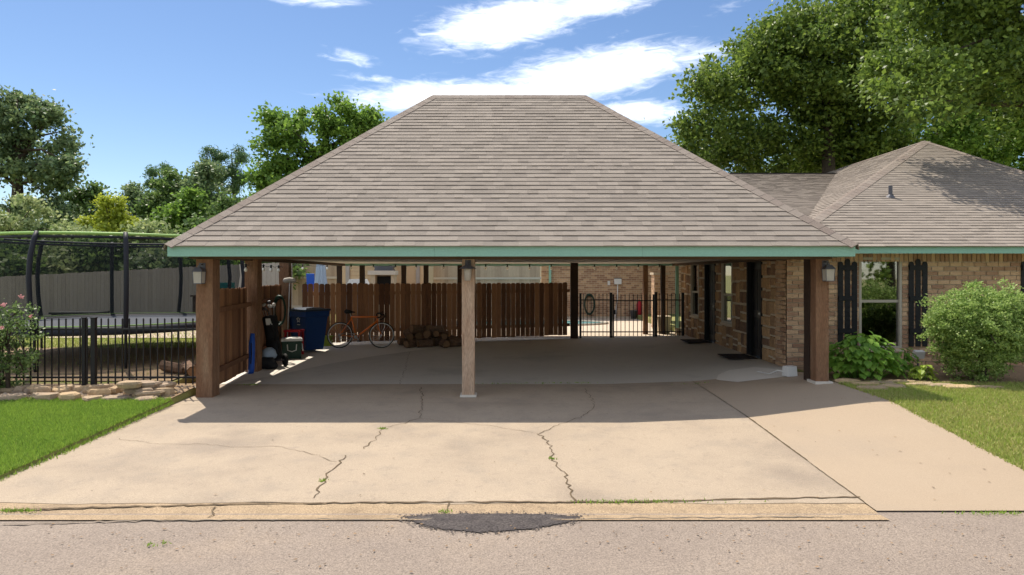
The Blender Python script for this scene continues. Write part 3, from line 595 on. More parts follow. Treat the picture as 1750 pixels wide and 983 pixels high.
# ------------------------------------------------------------------ iron fences and gate
PK = None
def picket_fence(name, label, cat, x0, x1, y, z0, h, posts, sp=.115, r=.009, latch=False):
    global PK
    root = T(name, label, cat, (x0, y, z0))
    if PK is None: b = MB().bb(-r, r, -r, r, 0, 1).lathe([(.013,1.0),(.016,1.012),(.004,1.03)], (0,0,0), 6); PK = bpy.data.meshes.new('picket'); PK.from_pydata(b.v, [], b.f); PK.update(); PK.materials.append(M['black'])
    n_ = int((x1-x0)/sp)
    for i in range(1, n_):
        o = bpy.data.objects.new('picket', PK); link(o, root); o.location = (i*(x1-x0)/n_, random.uniform(-.002,.002), .05); o.scale = (1, 1, h-.07)
    for z in (.17, h-.17): MB().bb(x0, x1, y-.014, y+.014, z0+z-.016, z0+z+.016).build('rail', 'black', root)
    for p, hh, w in posts: MB().bb(p-w, p+w, y-w, y+w, z0-.05, z0+hh).box((p, y, z0+hh+.008), (w*2.3, w*2.3, .016)).build('post', 'black', root)
    return root
picket_fence('iron_fence', 'black iron picket fence behind the stone border at left', 'fence', -9.4, -5.12, 11.2, .1, 1.13, [(x, 1.14, .027) for x in (-9.4, -7.02, -5.14)]+[(-6.98+.12, 1.14, .035)])
GY = 19.9
gx = lambda p: (p-875)/F*GY
picket_fence('iron_fence', 'black iron picket panel between dark post and gate', 'fence', gx(990), gx(1044), GY, .12, 1.27, [(gx(992),1.28,.03),(gx(1044),1.3,.035)])
g = picket_fence('iron_gate', 'black iron picket gate opening to the pool patio', 'gate', gx(1047), gx(1118), GY, .12, 1.25, [(gx(1048),1.25,.022),(gx(1117),1.25,.022)])
MB().box((gx(1050), GY-.05, .12+.75), (.06,.05,.13)).build('latch', 'black', g)
picket_fence('iron_fence', 'black iron picket panel between gate and stone wall', 'fence', gx(1120), gx(1168), GY, .12, 1.27, [(gx(1121),1.32,.035),(gx(1167),1.3,.035)])
# ------------------------------------------------------------------ lanterns and string lights
def lantern(x, y, z, label, kind):
    r = T('wall_lantern', label, 'lantern', (x, y, z), None)
    MB().bb(x-.05, x+.05, y, y+.02, z-.02, z+.16).bb(x-.012, x+.012, y-.09, y+.0, z+.13, z+.15).build('bracket', 'lampmetal', r)
    w = .062; yc = y-.11
    if kind == 'dome': MB().lathe([(.035,-.17),(.05,-.165),(.062,.0),(.062,.02)], (x, yc, z), 14).build('glass', 'lampglass', r, True); MB().lathe([(.14,.018),(.12,.035),(.05,.07),(.03,.10),(.012,.13),(.012,.16)], (x, yc, z), 16).build('cap', 'lampmetal', r)
    else:
        MB().box((x, yc, z-.07), (w*2, w*2, .18), taper=1.12).build('glass', 'lampglass', r); MB().box((x, yc, z-.166), (w*2.1, w*2.1, .012)).build('base', 'lampmetal', r); MB().box((x, yc, z+.055), (w*2.7, w*2.7, .07), taper=.45).box((x, yc, z+.10), (.03,.03,.04)).build('cap', 'lampmetal', r)
        f_ = MB()
        for sx in (-1,1):
            for sy in (-1,1): f_.tube([(x+sx*w, yc+sy*w, z-.16),(x+sx*w*1.12, yc+sy*w*1.12, z+.02)], .006, 4)
        f_.build('frame', 'lampmetal', r)
lantern(-4.93, 10.865, 1.98, 'box lantern on the left corner post', 'box'); lantern(-.70, 10.895, 2.03, 'domed lantern on the pale centre post', 'dome'); lantern(5.0, 10.895, 2.02, 'box lantern on the right cedar post', 'box')
def bulbs(label, pts, ends):
    r = T('string_light', label, 'string light', pts[0]); pth = []
    al = [ends[0]]+pts+[ends[1]]
    for a, b in zip(al, al[1:]):
        for i in range(5): t = i/5; p = Vector(a).lerp(Vector(b), t); p.z -= .05*4*t*(1-t); pth.append(p)
    pth.append(Vector(al[-1])); MB().tube(pth, .006, 5).build('cable', 'black', r)
    for p in pts:
        s = MB().lathe([(.012,.0),(.02,-.01),(.02,-.07),(.022,-.075)], p, 8).build('socket', 'black', r); MB().lathe([(.012,-.072),(.03,-.10),(.036,-.125),(.026,-.15),(.006,-.162)], p, 10).build('bulb', 'bulb', s, True)
def sp_(px, d, z=2.24): return ((px-875)/F*d, d, z)
bulbs('string of white bulbs along the left side of the carport', [sp_(420,13.3,2.17),sp_(435,14.0,2.17),sp_(450,14.8,2.18),sp_(463,15.5,2.18),sp_(476,16.2,2.18),sp_(490,17.0,2.19)], [(-5.12,12.6,2.24),(-5.56,17.6,2.25)])
bulbs('string of white bulbs along the back beam of the carport', [sp_(p, 20.8, 2.27) for p in (517,559,600,638,676,711,758,830,867,905,942,1016,1054,1091,1127)], [sp_(500,20.8,2.3), sp_(1150,20.8,2.3)])
# ------------------------------------------------------------------ bicycle
def bicycle():
    bx, by = (580-875)/F*17.45, 17.45; bz = dz(bx, by); wb = 1.07; rw_ = .335; B0 = T('bicycle', 'orange drop bar road bicycle leaning by the brown fence', 'bicycle', (bx, by, bz)); lean = Matrix.Rotation(R(-9), 3, 'X')
    def Q(x, z, y=0): return lean @ Vector((x, y, z))+Vector((bx, by, bz))
    for cx in (0, wb):
        w = MB(); w.ring(Q(cx, rw_), rw_-.014, .014, 'y', 36, 8, mtx=lean); wt = w.build('wheel', 'rubber', B0, True); wt['label'] = 'rear wheel' if cx == 0 else 'front wheel'
        MB().ring(Q(cx, rw_), rw_-.034, .013, 'y', 36, 6, mtx=lean).build('rim', 'rimpale', wt, True)
        s = MB()
        for i in range(20): a = 2*math.pi*i/20; s.tube([Q(cx+.02*math.cos(a+1), rw_+.02*math.sin(a+1), .02*(-1)**i), Q(cx+(rw_-.04)*math.cos(a), rw_+(rw_-.04)*math.sin(a))], .0018, 3)
        s.build('spokes', 'steel', wt); MB().lathe([(.018,-.04),(.018,.04)], Q(cx, rw_), 10, lean @ Matrix.Rotation(R(90), 3, 'X')).build('hub', 'steel', wt)
    bb_ = (.42,.28); st = (.27,.80); hd = (.93,.80); hb = (.955,.70)
    fr_ = MB()
    for a, b, r in ((bb_, st, .021),(bb_, hb, .024),(st, hd, .020),(hd, hb, .025)): fr_.tube([Q(*a), Q(*b)], r, 8)
    for y in (-.03,.03): fr_.tube([Q(bb_[0], bb_[1], y*.8), Q(0, rw_, y*1.7)], .009, 6).tube([Q(st[0]+.01, st[1]-.05, y*.6), Q(0, rw_, y*1.7)], .008, 6)
    fr_.build('frame', 'orange', B0, True)
    fk = MB(); [fk.tube([Q(hb[0], hb[1]-.02, y), Q(hb[0]+.03, .5, y*1.6), Q(wb, rw_, y*1.8)], .010, 6) for y in (-.028,.028)]; fk.build('fork', 'orange', B0, True)
    MB().tube([Q(st[0], st[1]), Q(.238,.90)], .013, 8).build('seat_post', 'steel', B0)
    sd_ = MB(); sd_.tube([Q(.09,.935), Q(.13,.94), Q(.22,.93), Q(.30,.925), Q(.37,.92)], [.03,.062,.05,.022,.012], 10); sd_.build('saddle', 'rubber', B0, True)
    hbm = MB(); hbm.tube([Q(hd[0], hd[1]), Q(.915,.87), Q(.99,.885)], .014, 8)
    for y in (-1, 1): hbm.tube([Q(.99,.885,0), Q(.99,.885,.19*y), Q(1.05,.885,.205*y), Q(1.09,.85,.21*y), Q(1.075,.79,.21*y), Q(1.01,.755,.21*y), Q(.96,.755,.21*y)], .014, 6)
    hbm.build('handlebar', 'rubber', B0, True)
    lv = MB(); [lv.tube([Q(1.07,.88,.21*y), Q(1.12,.92,.21*y), Q(1.125,.80,.21*y)], .012, 6) for y in (-1,1)]; lv.build('brake_lever', 'rubber', B0)
    MB().ring(Q(*bb_, -.05), .09, .006, 'y', 24, 5, mtx=lean).ring(Q(*bb_, -.05), .03, .02, 'y', 12, 5, mtx=lean).build('chainring', 'steel', B0)
    cr = MB().tube([Q(.42,.28,-.07), Q(.53,.17,-.08)], .011, 6).tube([Q(.42,.28,.07), Q(.31,.39,.08)], .011, 6); cr.build('crank', 'steel', B0)
    for q, y in (((.53,.17),-.13),((.31,.39),.13)): MB().box(Q(q[0], q[1], y), (.09,.08,.025)).build('pedal', 'rubber', B0)
    MB().tube([Q(.42,.37,-.05), Q(0,.37,-.045)], .004, 4).tube([Q(.42,.19,-.05), Q(.03,.25,-.045), Q(0,.30,-.045)], .004, 4).build('chain', 'steel', B0)
    MB().lathe([(.045,-.02),(.02,.02)], Q(0, rw_, -.04), 12, lean @ Matrix.Rotation(R(90), 3, 'X')).box(Q(.02,.23,-.045), (.03,.02,.1)).build('derailleur', 'steel', B0)
bicycle()
# ------------------------------------------------------------------ bin, coolers, golf bag and clutter
def G(x, y): return (x, y, dz(x, y))
def wheelie_bin():
    x, y = -5.0, 16.75; z = dz(x, y); r = T('wheeled_bin', 'dark blue wheeled recycling bin with black lid beside the bicycle', 'bin', (x, y, z)); q = Matrix.Rotation(R(52), 3, 'Z'); P = lambda a, b, c: q @ Vector((a, b, c))+Vector((x, y, z))
    b = MB(); ring = []
    for h, wx_, wy_ in ((.06,.24,.26),(.10,.25,.27),(.85,.31,.35),(.87,.335,.375),(.98,.34,.38),(1.0,.35,.39)): b.v += [tuple(P(sx*wx_, sy*wy_, h)) for sx, sy in ((-1,-1),(1,-1),(1,1),(-1,1))]
    for i in range(5):
        for j in range(4): b.f.append((i*4+j, i*4+(j+1)%4, i*4+4+(j+1)%4, i*4+4+j))
    b.f += [(3,2,1,0),(20,21,22,23)]; b.build('body', 'binblue', r)
    l_ = MB(); l_.box(P(0,-.01,1.025), (.72,.80,.045), q).box(P(0,0,1.06), (.56,.62,.035), q, taper=.8).build('lid', 'binlid', r)
    MB().tube([P(-.28,.40,1.0), P(-.28,.47,.99), P(.28,.47,.99), P(.28,.40,1.0)], .016, 6).build('handle', 'binlid', r)
    for s in (-1,1): MB().lathe([(.13,-.03),(.14,-.01),(.14,.03),(.06,.035)], P(.27*s,.27,.14), 16, q @ Matrix.Rotation(R(90), 3, 'Y')).build('wheel', 'rubber', r)
    # pale recycling emblem on the side that faces the drive
    st = MB(); 
    def F_(u, w): return P(-.255-.06*((w)-.1)/.75-.006, u, w)
    c = (-.05,.80)
    for k in range(5):
        a = math.pi/2+k*2*math.pi/5; a2 = a+.62; a3 = a-.62; k0 = len(st.v)
        st.v += [tuple(F_(c[0]+rr*math.cos(t), c[1]+rr*math.sin(t))) for rr, t in ((.02,a),(.05,a2),(.085,a),(.05,a3))]; st.f.append((k0,k0+1,k0+2,k0+3))
    k0 = len(st.v); st.v += [tuple(F_(c[0]+u, c[1]+w)) for u, w in ((-.06,-.13),(.06,-.13),(.06,-.112),(-.06,-.112))]; st.f.append((k0,k0+1,k0+2,k0+3)); st.build('emblem', 'white', r)
wheelie_bin()
def cooler():
    x, y = -5.02, 15.55; z = dz(x, y); r = T('cooler', 'dark green cooler with white lid in front of the blue bin', 'cooler', (x, y, z)); q = Matrix.Rotation(R(20), 3, 'Z'); P = lambda a, b, c: q @ Vector((a, b, c))+Vector((x, y, z))
    MB().box(P(0,0,.2), (.40,.36,.40), q, taper=1.08).build('body', 'green', r); MB().box(P(0,0,.425), (.47,.42,.05), q, taper=.97).box(P(0,0,.455), (.40,.36,.015), q).build('lid', 'white', r)
    MB().tube([P(.225,-.09,.32), P(.235,-.085,.2), P(.245,-.04,.17), P(.245,.04,.17), P(.235,.085,.2), P(.225,.09,.32)], .014, 6).build('handle', 'white', r)
    MB().tube([P(-.1,-.2,.33), P(-.09,-.215,.2), P(.0,-.22,.17), P(.09,-.215,.2), P(.1,-.2,.33)], .012, 6).build('handle', 'white', r)
cooler()
x, y = -5.12, 16.05; z = dz(x, y); r = T('step_stool', 'small red plastic stool behind the green cooler', 'stool', (x, y, z))
MB().box((x, y, z+.58), (.40,.34,.045)).build('seat', 'red', r)
for sx in (-1,1):
    for sy in (-1,1): MB().box((x+sx*.16, y+sy*.13, z+.28), (.045,.045,.56)).build('leg', 'red', r)
x, y = -5.22, 15.2; z = dz(x, y); tag(MB().lathe([(.07,0),(.085,.03),(.085,.2),(.05,.26),(.03,.27),(.03,.31)], (x, y, z), 14).build('jug', 'red', None, True), 'small maroon jug between golf bag and green cooler', 'jug')
def golf():
    x, y = -5.05, 14.35; z = dz(x, y); r = T('golf_bag', 'black golf bag on a push cart leaning on the cedar post', 'golf bag', (x, y, z)); A = Vector((x+.12, y-.12, z+.12)); Bt = Vector((x-.08, y+.1, z+1.02)); ax = (Bt-A)
    P = [A+ax*t for t in (0,.04,.2,.5,.75,.97,1)]; MB().tube(P, [.11,.145,.15,.135,.14,.155,.15], 14).build('body', 'bag', r, True)
    MB().tube([A+ax*t+Vector((.07,-.1,0)) for t in (.12,.16,.45,.5)], [.04,.085,.08,.03], 10).build('pocket', 'bag', r, True); MB().tube([A+ax*.85+Vector((.05,-.15,0)), A+ax*.6+Vector((.16,-.18,-.02)), A+ax*.3+Vector((.1,-.15,0))], .014, 6).build('strap', 'bag', r)
    q = ax.to_track_quat('Z', 'Y').to_matrix(); MB().box(A+ax*.9+Vector((.03,-.165,0)), (.13,.008,.14), q).build('tag', 'white', r)
    for i in range(7):
        a = i*.9; o = Vector((math.cos(a)*.08, math.sin(a)*.08, 0)); e = Bt+o*1.6+ax.normalized()*random.uniform(.18,.36); c = MB().tube([Bt+o-ax*.1, e], .007, 5).build('club', 'steel', r)
        MB().lathe([(.02,-.04),(.035,.0),(.03,.04),(.01,.06)], e, 8, Matrix.Rotation(a, 3, 'Z') @ Matrix.Rotation(1.2, 3, 'X')).build('club_head', 'lampmetal' if i % 3 else 'white', c, True)
    fm = MB().tube([A+Vector((-.3,-.05,0)), A+Vector((.2,-.05,.02))], .014, 6).tube([A+Vector((0,.05,0)), A+ax*.9+Vector((-.02,.16,0)), A+ax*1.15+Vector((-.1,.2,0))], .014, 6); fm.build('cart_frame', 'lampmetal', r)
    for dx in (-.34,.22): w = MB().ring(A+Vector((dx,-.05,.02)), .105, .034, 'x', 20, 8, mtx=Matrix.Rotation(R(35), 3, 'Z')).build('wheel', 'rubber', r, True); MB().lathe([(.08,-.015),(.08,.015)], A+Vector((dx,-.05,.02)), 12, Matrix.Rotation(R(35), 3, 'Z') @ Matrix.Rotation(R(90), 3, 'Y')).build('hub', 'bag', w)
golf()
x, y = -5.08, 13.28; z = dz(x, y); r = T('folded_chair', 'blue folded camp chair in its slim bag by the side fence', 'chair', (x, y, z)); MB().tube([(x, y, z), (x+.005, y+.01, z+.1), (x+.01, y+.03, z+.6), (x+.015, y+.05, z+.78)], [.05,.06,.06,.04], 10).build('bag', 'blue', r, True); MB().tube([(x+.02, y-.06, z+.2), (x+.05, y-.09, z+.4), (x+.02, y-.04, z+.6)], .01, 5).build('strap', 'bag', r)
x, y = -4.98, 13.85; z = dz(x, y); tag(MB().tube([(x-.28,y,z+.05),(x-.12,y-.02,z+.13),(x+.08,y+.03,z+.12),(x+.2,y,z+.05)], [.05,.12,.13,.05], 10).build('duffel_bag', 'bag', None, True), 'lumpy black bag on the floor under the golf bag', 'bag')
x, y = -5.0, 14.05; z = dz(x, y); b = MB()
b.lathe([(.14,.2),(.17,.26),(.13,.36),(.05,.42)], (x, y, z), 9, wob=.1); tag(b.build('cloth_bundle', 'umb', None, True), 'crumpled pale cloth on the black bag', 'cloth')
x, y = -5.28, 16.1; z = dz(x, y); r = T('mop', 'mop with pale fluffy head up beside the corner post', 'mop', (x, y, z)); MB().tube([(x, y-.1, z), (x, y+.12, z+1.72)], .013, 8).build('handle', 'white', r)
b = MB(); b.tube([(x-.15, y+.12, z+1.73),(x-.12, y+.12, z+1.75),(x, y+.12, z+1.77),(x+.12, y+.12, z+1.75),(x+.15, y+.12, z+1.73)], [.03,.06,.065,.06,.03], 9); b.build('head', 'mop', r, True)
x, y = -5.16, 15.1; r = T('garden_hose', 'dark green coiled hose hanging behind the golf bag', 'hose', (x, y, 1.2)); b = MB()
for i in range(6): b.ring((x+random.uniform(-.02,.02), y+i*.02, 1.16), .2+random.uniform(-.02,.02), .014, 'y', 24, 6, mtx=Matrix(((.6,0,0),(0,1,0),(0,0,1.5))))
b.build('coil', 'green', r, True); MB().tube([(x, y+.16, 1.42),(x, y-.03, 1.44)], .012, 6).build('hook', 'lampmetal', r)
x, y = -4.92, 17.95; z = dz(x, y); b = MB(); b.v = []
b.box((x, y, z+.12), (.36,.26,.24), taper=.86); tag(b.box((x, y, z+.25), (.40,.30,.03)).build('plastic_tub', 'yellow'), 'low yellow plastic tub behind the rear bicycle wheel', 'tub')
# log pile
def log(p, ln_, r0, rz, tilt, i):
    q = Matrix.Rotation(rz, 3, 'Z') @ Matrix.Rotation(R(90)+tilt, 3, 'X'); n_ = 9; b = MB(); rad = [r0*random.uniform(.8,1.15) for _ in range(n_)]
    for h in (-ln_/2, ln_/2): b.v += [tuple(q @ Vector((rad[j]*math.cos(2*math.pi*j/n_), rad[j]*math.sin(2*math.pi*j/n_), h))+Vector(p)) for j in range(n_)]
    b.f = [(j, (j+1) % n_, (j+1) % n_+n_, j+n_) for j in range(n_)]; r = T('firewood_log', 'split brown firewood log in the pile against the fence', 'log', p, 'firewood logs in the pile')
    b.build('bark', 'bark', r)
    for h, s in ((-ln_/2-.002,-1),(ln_/2+.002,1)):
        vv = [tuple(q @ Vector((rad[j]*.9*math.cos(2*math.pi*j/n_), rad[j]*.9*math.sin(2*math.pi*j/n_), h))+Vector(p)) for j in range(n_)]; mesh_obj('cut_end', vv, [tuple(range(n_) if s > 0 else reversed(range(n_)))], 'cut', r)
    return r
ORD = ['first','second','third','fourth','fifth','sixth','seventh','eighth','ninth','tenth','eleventh','twelfth','thirteenth','fourteenth','fifteenth','sixteenth']
i = 0
for row, (z_, xs_) in enumerate(((.11, fr(-2.85,-1.5,6)), (.29, fr(-2.7,-1.75,4)), (.44, fr(-2.5,-1.95,2)))):
    for ci, x_ in enumerate(xs_): yy = 18.0+random.uniform(-.08,.08); log((x_+random.uniform(-.04,.04), yy, dz(x_, yy)+z_), random.uniform(.32,.48), random.uniform(.085,.12), random.uniform(-1.5,1.5), random.uniform(-.25,.25), i)['label'] = 'firewood log, %s from the left in the %s layer of the pile' % (ORD[ci], ('bottom','second','third','top')[row])
for ci, (x_, yy) in enumerate(((-2.6,17.55),(-2.25,17.6),(-1.75,17.62),(-1.45,17.8))): log((x_, yy, dz(x_, yy)+.1), .4, .1, random.uniform(-1.2,1.2), 0, 0)['label'] = 'firewood log, %s from the left on the floor before the pile' % ORD[ci]
# mats and small box
for (y0, y1), lab in ((D2, 'dark door mat in front of the nearer black door'), (D1, 'dark door mat in front of the farther black door')):
    b = MB(); x0, x1 = 4.45, 5.03; k = 6; b.bb(x0, x1, y0+.02, y1-.04, dz(4.75, y0)+.012, dz(4.75, y0)+.03); o = b.build('door_mat', 'mat'); tag(o, lab, 'door mat')
x, y = 4.78, 11.75; z = dz(x, y); r = T('junction_box', 'small crumpled white box on the slab behind the right post', 'box', (x, y, z)); MB().box((x, y, z+.09), (.2,.15,.17), rz=.3, taper=.9).build('box', 'white', r); MB().tube([(x-.1, y, z+.08),(x-.2, y+.02, z+.1),(x-.3, y+.15, z+.02),(x-.38, y+.5, z+.012)], .008, 5).build('cable', 'white', r)
# ------------------------------------------------------------------ patio things
X, Z = wallpx(1007, 520, 28.9); r = T('garden_hose', 'dark green hose coiled on the brick building wall', 'hose', (X, 28.85, Z)); b = MB()
for i in range(5): b.ring((X+random.uniform(-.02,.02), 28.9-i*.025, Z), .27, .025, 'y', 24, 6, mtx=Matrix(((.75,0,0),(0,1,0),(0,0,1.55))))
b.build('coil', 'green', r, True); MB().box((X, 28.93, Z+.38), (.2,.1,.12)).build('holder', 'black', r)
X, Z = wallpx(1056, 481, 28.9); r = T('electric_box', 'white electrical box with conduit on the brick building wall', 'electrical box', (X, 28.9, Z)); MB().box((X, 28.93, Z), (.30,.12,.24)).build('case', 'white', r); MB().box((X, 28.86, Z+.13), (.33,.02,.03)).build('cover_lip', 'lampmetal', r)
MB().tube([(X, 28.95, Z-.12),(X-.01, 28.95, Z-.7),(X-.12, 28.9, .15)], .025, 6).build('conduit', 'white', r)
X, Z = wallpx(1041, 484, 28.9); tag(MB().bb(X-.05, X+.05, 28.93, 28.99, Z-.09, Z+.09).bb(X-.02, X+.02, 28.915, 28.93, Z-.04, Z+.04).build('wall_switch', 'white'), 'small white switch plate left of the electrical box', 'switch')
X, Z = wallpx(1092, 543, 28.6); tag(MB().lathe([(.11,0),(.12,.02),(.12,.62),(.08,.70),(.03,.73),(.03,.80)], (X, 28.5, .125), 14).build('gas_cylinder', 'red', None, True), 'red upright cylinder against the brick building wall', 'cylinder')
X, Z = wallpx(1082, 543, 28.5); tag(MB().lathe([(.11,0),(.15,.34),(.16,.35),(.145,.35),(.10,.03)], (X, 28.4, .125), 14).build('bucket', 'lampmetal', None, True), 'dark grey bucket beside the red cylinder', 'bucket')
x0, x1 = [(p-875)/F*22.6 for p in (1119,1142)]; r = T('brick_pillar', 'brick pillar with pale cap at the patio edge', 'pillar', ((x0+x1)/2, 22.8, .12)); w = MB().bb(x0+.012, x1-.012, 22.612, 23.1, .12, 1.95).build('core', 'mortar', r); brick_wall(r, w, (x0, 22.6, 0), (1,0,0), (0,-1,0), x1-x0, .13, 1.95, [], 0, soldier=False); brick_wall(r, w, (x0, 23.1, 0), (0,-1,0), (-1,0,0), .49, .13, 1.95, [], 0, soldier=False); MB().bb(x0-.05, x1+.05, 22.55, 23.15, 1.955, 2.03).build('cap', 'tan', r)
X = (1133-875)/F*21.3; r = T('planter', 'tall tan square planter behind the iron fence', 'planter', (X, 21.3, .125)); MB().box((X, 21.3, .125+.25), (.34,.34,.5), taper=1.22).build('pot', 'tan', r); MB().box((X, 21.3, .645), (.46,.46,.05)).build('rim', 'tan', r)
X = (1160-875)/F*20.5; r = T('planter', 'small tan pot at the end of the stone wall', 'planter', (X, 20.5, .125)); MB().box((X, 20.5, .125+.1), (.17,.17,.2), taper=1.1).build('pot', 'tan', r); MB().box((X, 20.5, .335), (.2,.2,.025)).build('rim', 'tan', r)
X = (1156.5-875)/F*20.9; r = T('downspout', 'teal downspout at the back corner of the carport', 'downspout', (X, 20.9, .13)); MB().bb(X-.045, X+.045, 20.82, 20.9, .16, 2.22).build('pipe', 'teal', r); MB().box((X, 20.8, .19), (.09,.16,.07)).build('elbow', 'teal', r)
# folded parasol
X = (548-875)/F*23.2; r = T('patio_umbrella', 'folded pale blue patio parasol behind the brown fence', 'parasol', (X, 23.2, .13)); MB().tube([(X,23.2,.13),(X,23.2,2.75)], .022, 8).build('pole', 'white', r); MB().lathe([(.17,1.28),(.21,1.35),(.20,1.6),(.16,1.9),(.14,2.2),(.10,2.5),(.03,2.72)], (X, 23.2, .0), 18, wob=.16).build('canopy', 'umb', r); MB().lathe([(.24,.13),(.24,.18),(.05,.22),(.04,.4)], (X,23.2,0), 16).build('base', 'lampmetal', r)
X = (525-875)/F*24; r = T('pool_lounger', 'blue and white patio chair beyond the folded parasol', 'chair', (X, 24, .13)); MB().box((X+.12, 24, 1.72), (.28,.05,.55), Matrix.Rotation(.15, 3, 'X')).build('backrest', 'blue', r); MB().box((X+.12, 23.75, 1.40), (.3,.5,.05)).build('seat', 'blue', r)
for sx in (-.13,.13):
    for sy in (-.2,.2): MB().box((X+.12+sx, 23.75+sy, .75), (.03,.03,1.25)).build('leg', 'white', r)
X0, X1 = [(p-875)/F*22.8 for p in (590,606)]; r = T('patio_grill', 'covered dark and pale grill seen over the fence', 'grill', ((X0+X1)/2, 22.8, .13)); MB().bb(X0, X1+.5, 22.6, 23.0, .13, 1.62).build('cabinet', 'lampmetal', r); MB().box(((X0+X1)/2+.28, 22.8, 1.72), (.7,.42,.18), taper=.75).build('hood', 'white', r)
# shed with lap siding
sx0, sx1 = [(p-875)/F*25 for p in (581,731)]; sh_ = T('shed', 'cream lap sided shed behind the outdoor fireplace', 'shed', ((sx0+sx1)/2, 26, .13)); MB().bb(sx0+.02, sx1-.02, 25.03, 27.0, .13, 2.9).build('wall', 'siding', sh_); z = .15
while z < 2.85:
    b = MB(); b.v = [(sx0,25.0,z),(sx1,25.0,z),(sx1,25.03,z),(sx0,25.03,z),(sx0,25.02,z+.135),(sx1,25.02,z+.135),(sx1,25.03,z+.135),(sx0,25.03,z+.135)]; b.f = [(0,1,5,4),(3,2,1,0),(0,4,7,3),(1,2,6,5),(4,5,6,7)]; b.build('siding_board', 'siding', sh_); z += .138
for p in (594, 714): X = (p-875)/F*24.97; MB().bb(X-.07, X+.07, 24.95, 24.995, .13, 2.88).build('trim', 'greyfence', sh_)
MB().add([(sx0-.2,24.7,2.85),(sx1+.2,24.7,2.85),(sx1+.2,26,3.6),(sx0-.2,26,3.6),(sx0-.2,27.3,2.85),(sx1+.2,27.3,2.85)], [(0,1,2,3),(3,2,5,4),(0,3,4),(1,5,2)]).build('roof', 'shingle', sh_)
fx0, fx1 = [(p-875)/F*23.8 for p in (633,673)]; r = T('outdoor_fireplace', 'stone outdoor fireplace with dark hood in front of the shed', 'fireplace', ((fx0+fx1)/2, 24.1, .13))
MB().bb(fx0, fx0+.16, 23.8, 24.4, .13, 1.95).bb(fx1-.1, fx1, 23.8, 24.4, .13, 1.95).bb(fx0+.16, fx1-.1, 24.2, 24.4, .13, 1.95).bb(fx0+.16, fx1-.1, 23.8, 24.2, .13, .9).build('surround', 'tan', r); MB().bb(fx0-.08, fx1+.05, 23.72, 24.42, 1.953, 2.1).build('mantel', 'rail', r); MB().bb(fx0+.12, fx1-.05, 23.85, 24.4, 2.103, 2.9).build('hood', 'lampmetal', r); MB().bb(fx0+.17, fx1-.11, 24.15, 24.19, .9, 1.9).build('firebox', 'room', r)
# ------------------------------------------------------------------ trampoline
tc_ = Vector((-8.6, 14.9)); TR = 2.4; gz = .17; zm = .95; zt_ = 2.72
tr = T('trampoline', 'large round trampoline with black net enclosure and lime green rim', 'trampoline', (tc_.x, tc_.y, gz))
MB().lathe([(TR-.34,zm),(TR-.34,zm+.004),(.01,zm+.004)], (tc_.x, tc_.y, 0), 48).build('jumping_mat', 'jump', tr)
MB().lathe([(TR-.33,zm+.0),(TR-.33,zm+.03),(TR-.03,zm+.035),(TR+.03,zm-.02),(TR+.03,zm-.05)], (tc_.x, tc_.y, 0), 60); b = MB(); nn = 60
for i in range(nn):
    a = 2*math.pi*i/nn
    for rr, zz in ((TR-.33,zm+.005),(TR-.30,zm+.035),(TR-.03,zm+.035),(TR+.03,zm-.03),(TR+.03,zm-.08)): b.v.append((tc_.x+rr*math.cos(a), tc_.y+rr*math.sin(a), zz))
for i in range(nn):
    for j in range(4): b.f.append((i*5+j, ((i+1) % nn)*5+j, ((i+1) % nn)*5+j+1, i*5+j+1))
b.build('spring_pad', 'foam', tr, True); MB().ring((tc_.x, tc_.y, zm+.04), TR-.05, .018, 'z', 60, 6).build('pad_edge', 'lime', tr, True)
MB().ring((tc_.x, tc_.y, zm-.1), TR, .03, 'z', 60, 6).build('frame_ring', 'black', tr, True)
MB().ring((tc_.x, tc_.y, zt_), TR-.05, .024, 'z', 60, 8).build('top_ring', 'foam', tr, True); MB().ring((tc_.x, tc_.y, zt_+.004), TR-.05, .029, 'z', 30, 8, R(186), R(354)).build('ring_sleeve', 'lime', tr, True); MB().ring((tc_.x, tc_.y, zt_-.06), TR-.05, .028, 'z', 60, 6).build('net_hem', 'foam', tr, True)
b = MB(); prof = [(TR-.06,zt_-.06),(TR+.05,2.35),(TR+.08,1.95),(TR+.02,1.5),(TR-.12,1.12),(TR-.3,zm+.03)]; nn = 60
for i in range(nn):
    a = 2*math.pi*i/nn; b.v += [(tc_.x+r_*math.cos(a), tc_.y+r_*math.sin(a), z) for r_, z in prof]
for i in range(nn):
    for j in range(5): b.f.append((i*6+j, ((i+1) % nn)*6+j, ((i+1) % nn)*6+j+1, i*6+j+1))
b.build('net', 'net', tr, True)
for k in range(10):
    a = R(-57+36*k); cs, sn = math.cos(a), math.sin(a); Pp = lambda r_, z: (tc_.x+r_*cs, tc_.y+r_*sn, z)
    p = MB().tube([Pp(TR-.03,zt_+.03),Pp(TR+.04,2.6),Pp(TR+.13,2.3),Pp(TR+.17,1.9),Pp(TR+.14,1.45),Pp(TR+.06,1.05),Pp(TR+.03,.9)], [.04,.045,.045,.045,.045,.045,.04], 8).build('pole', 'foam', tr, True)
    if k % 2 == 0 or k == 9: MB().tube([Pp(TR+.03,.92),Pp(TR+.03,.3),Pp(TR+.0,interp(tc_.y+TR*sn, LWL)-.02)], .026, 8).build('leg', 'black', tr)
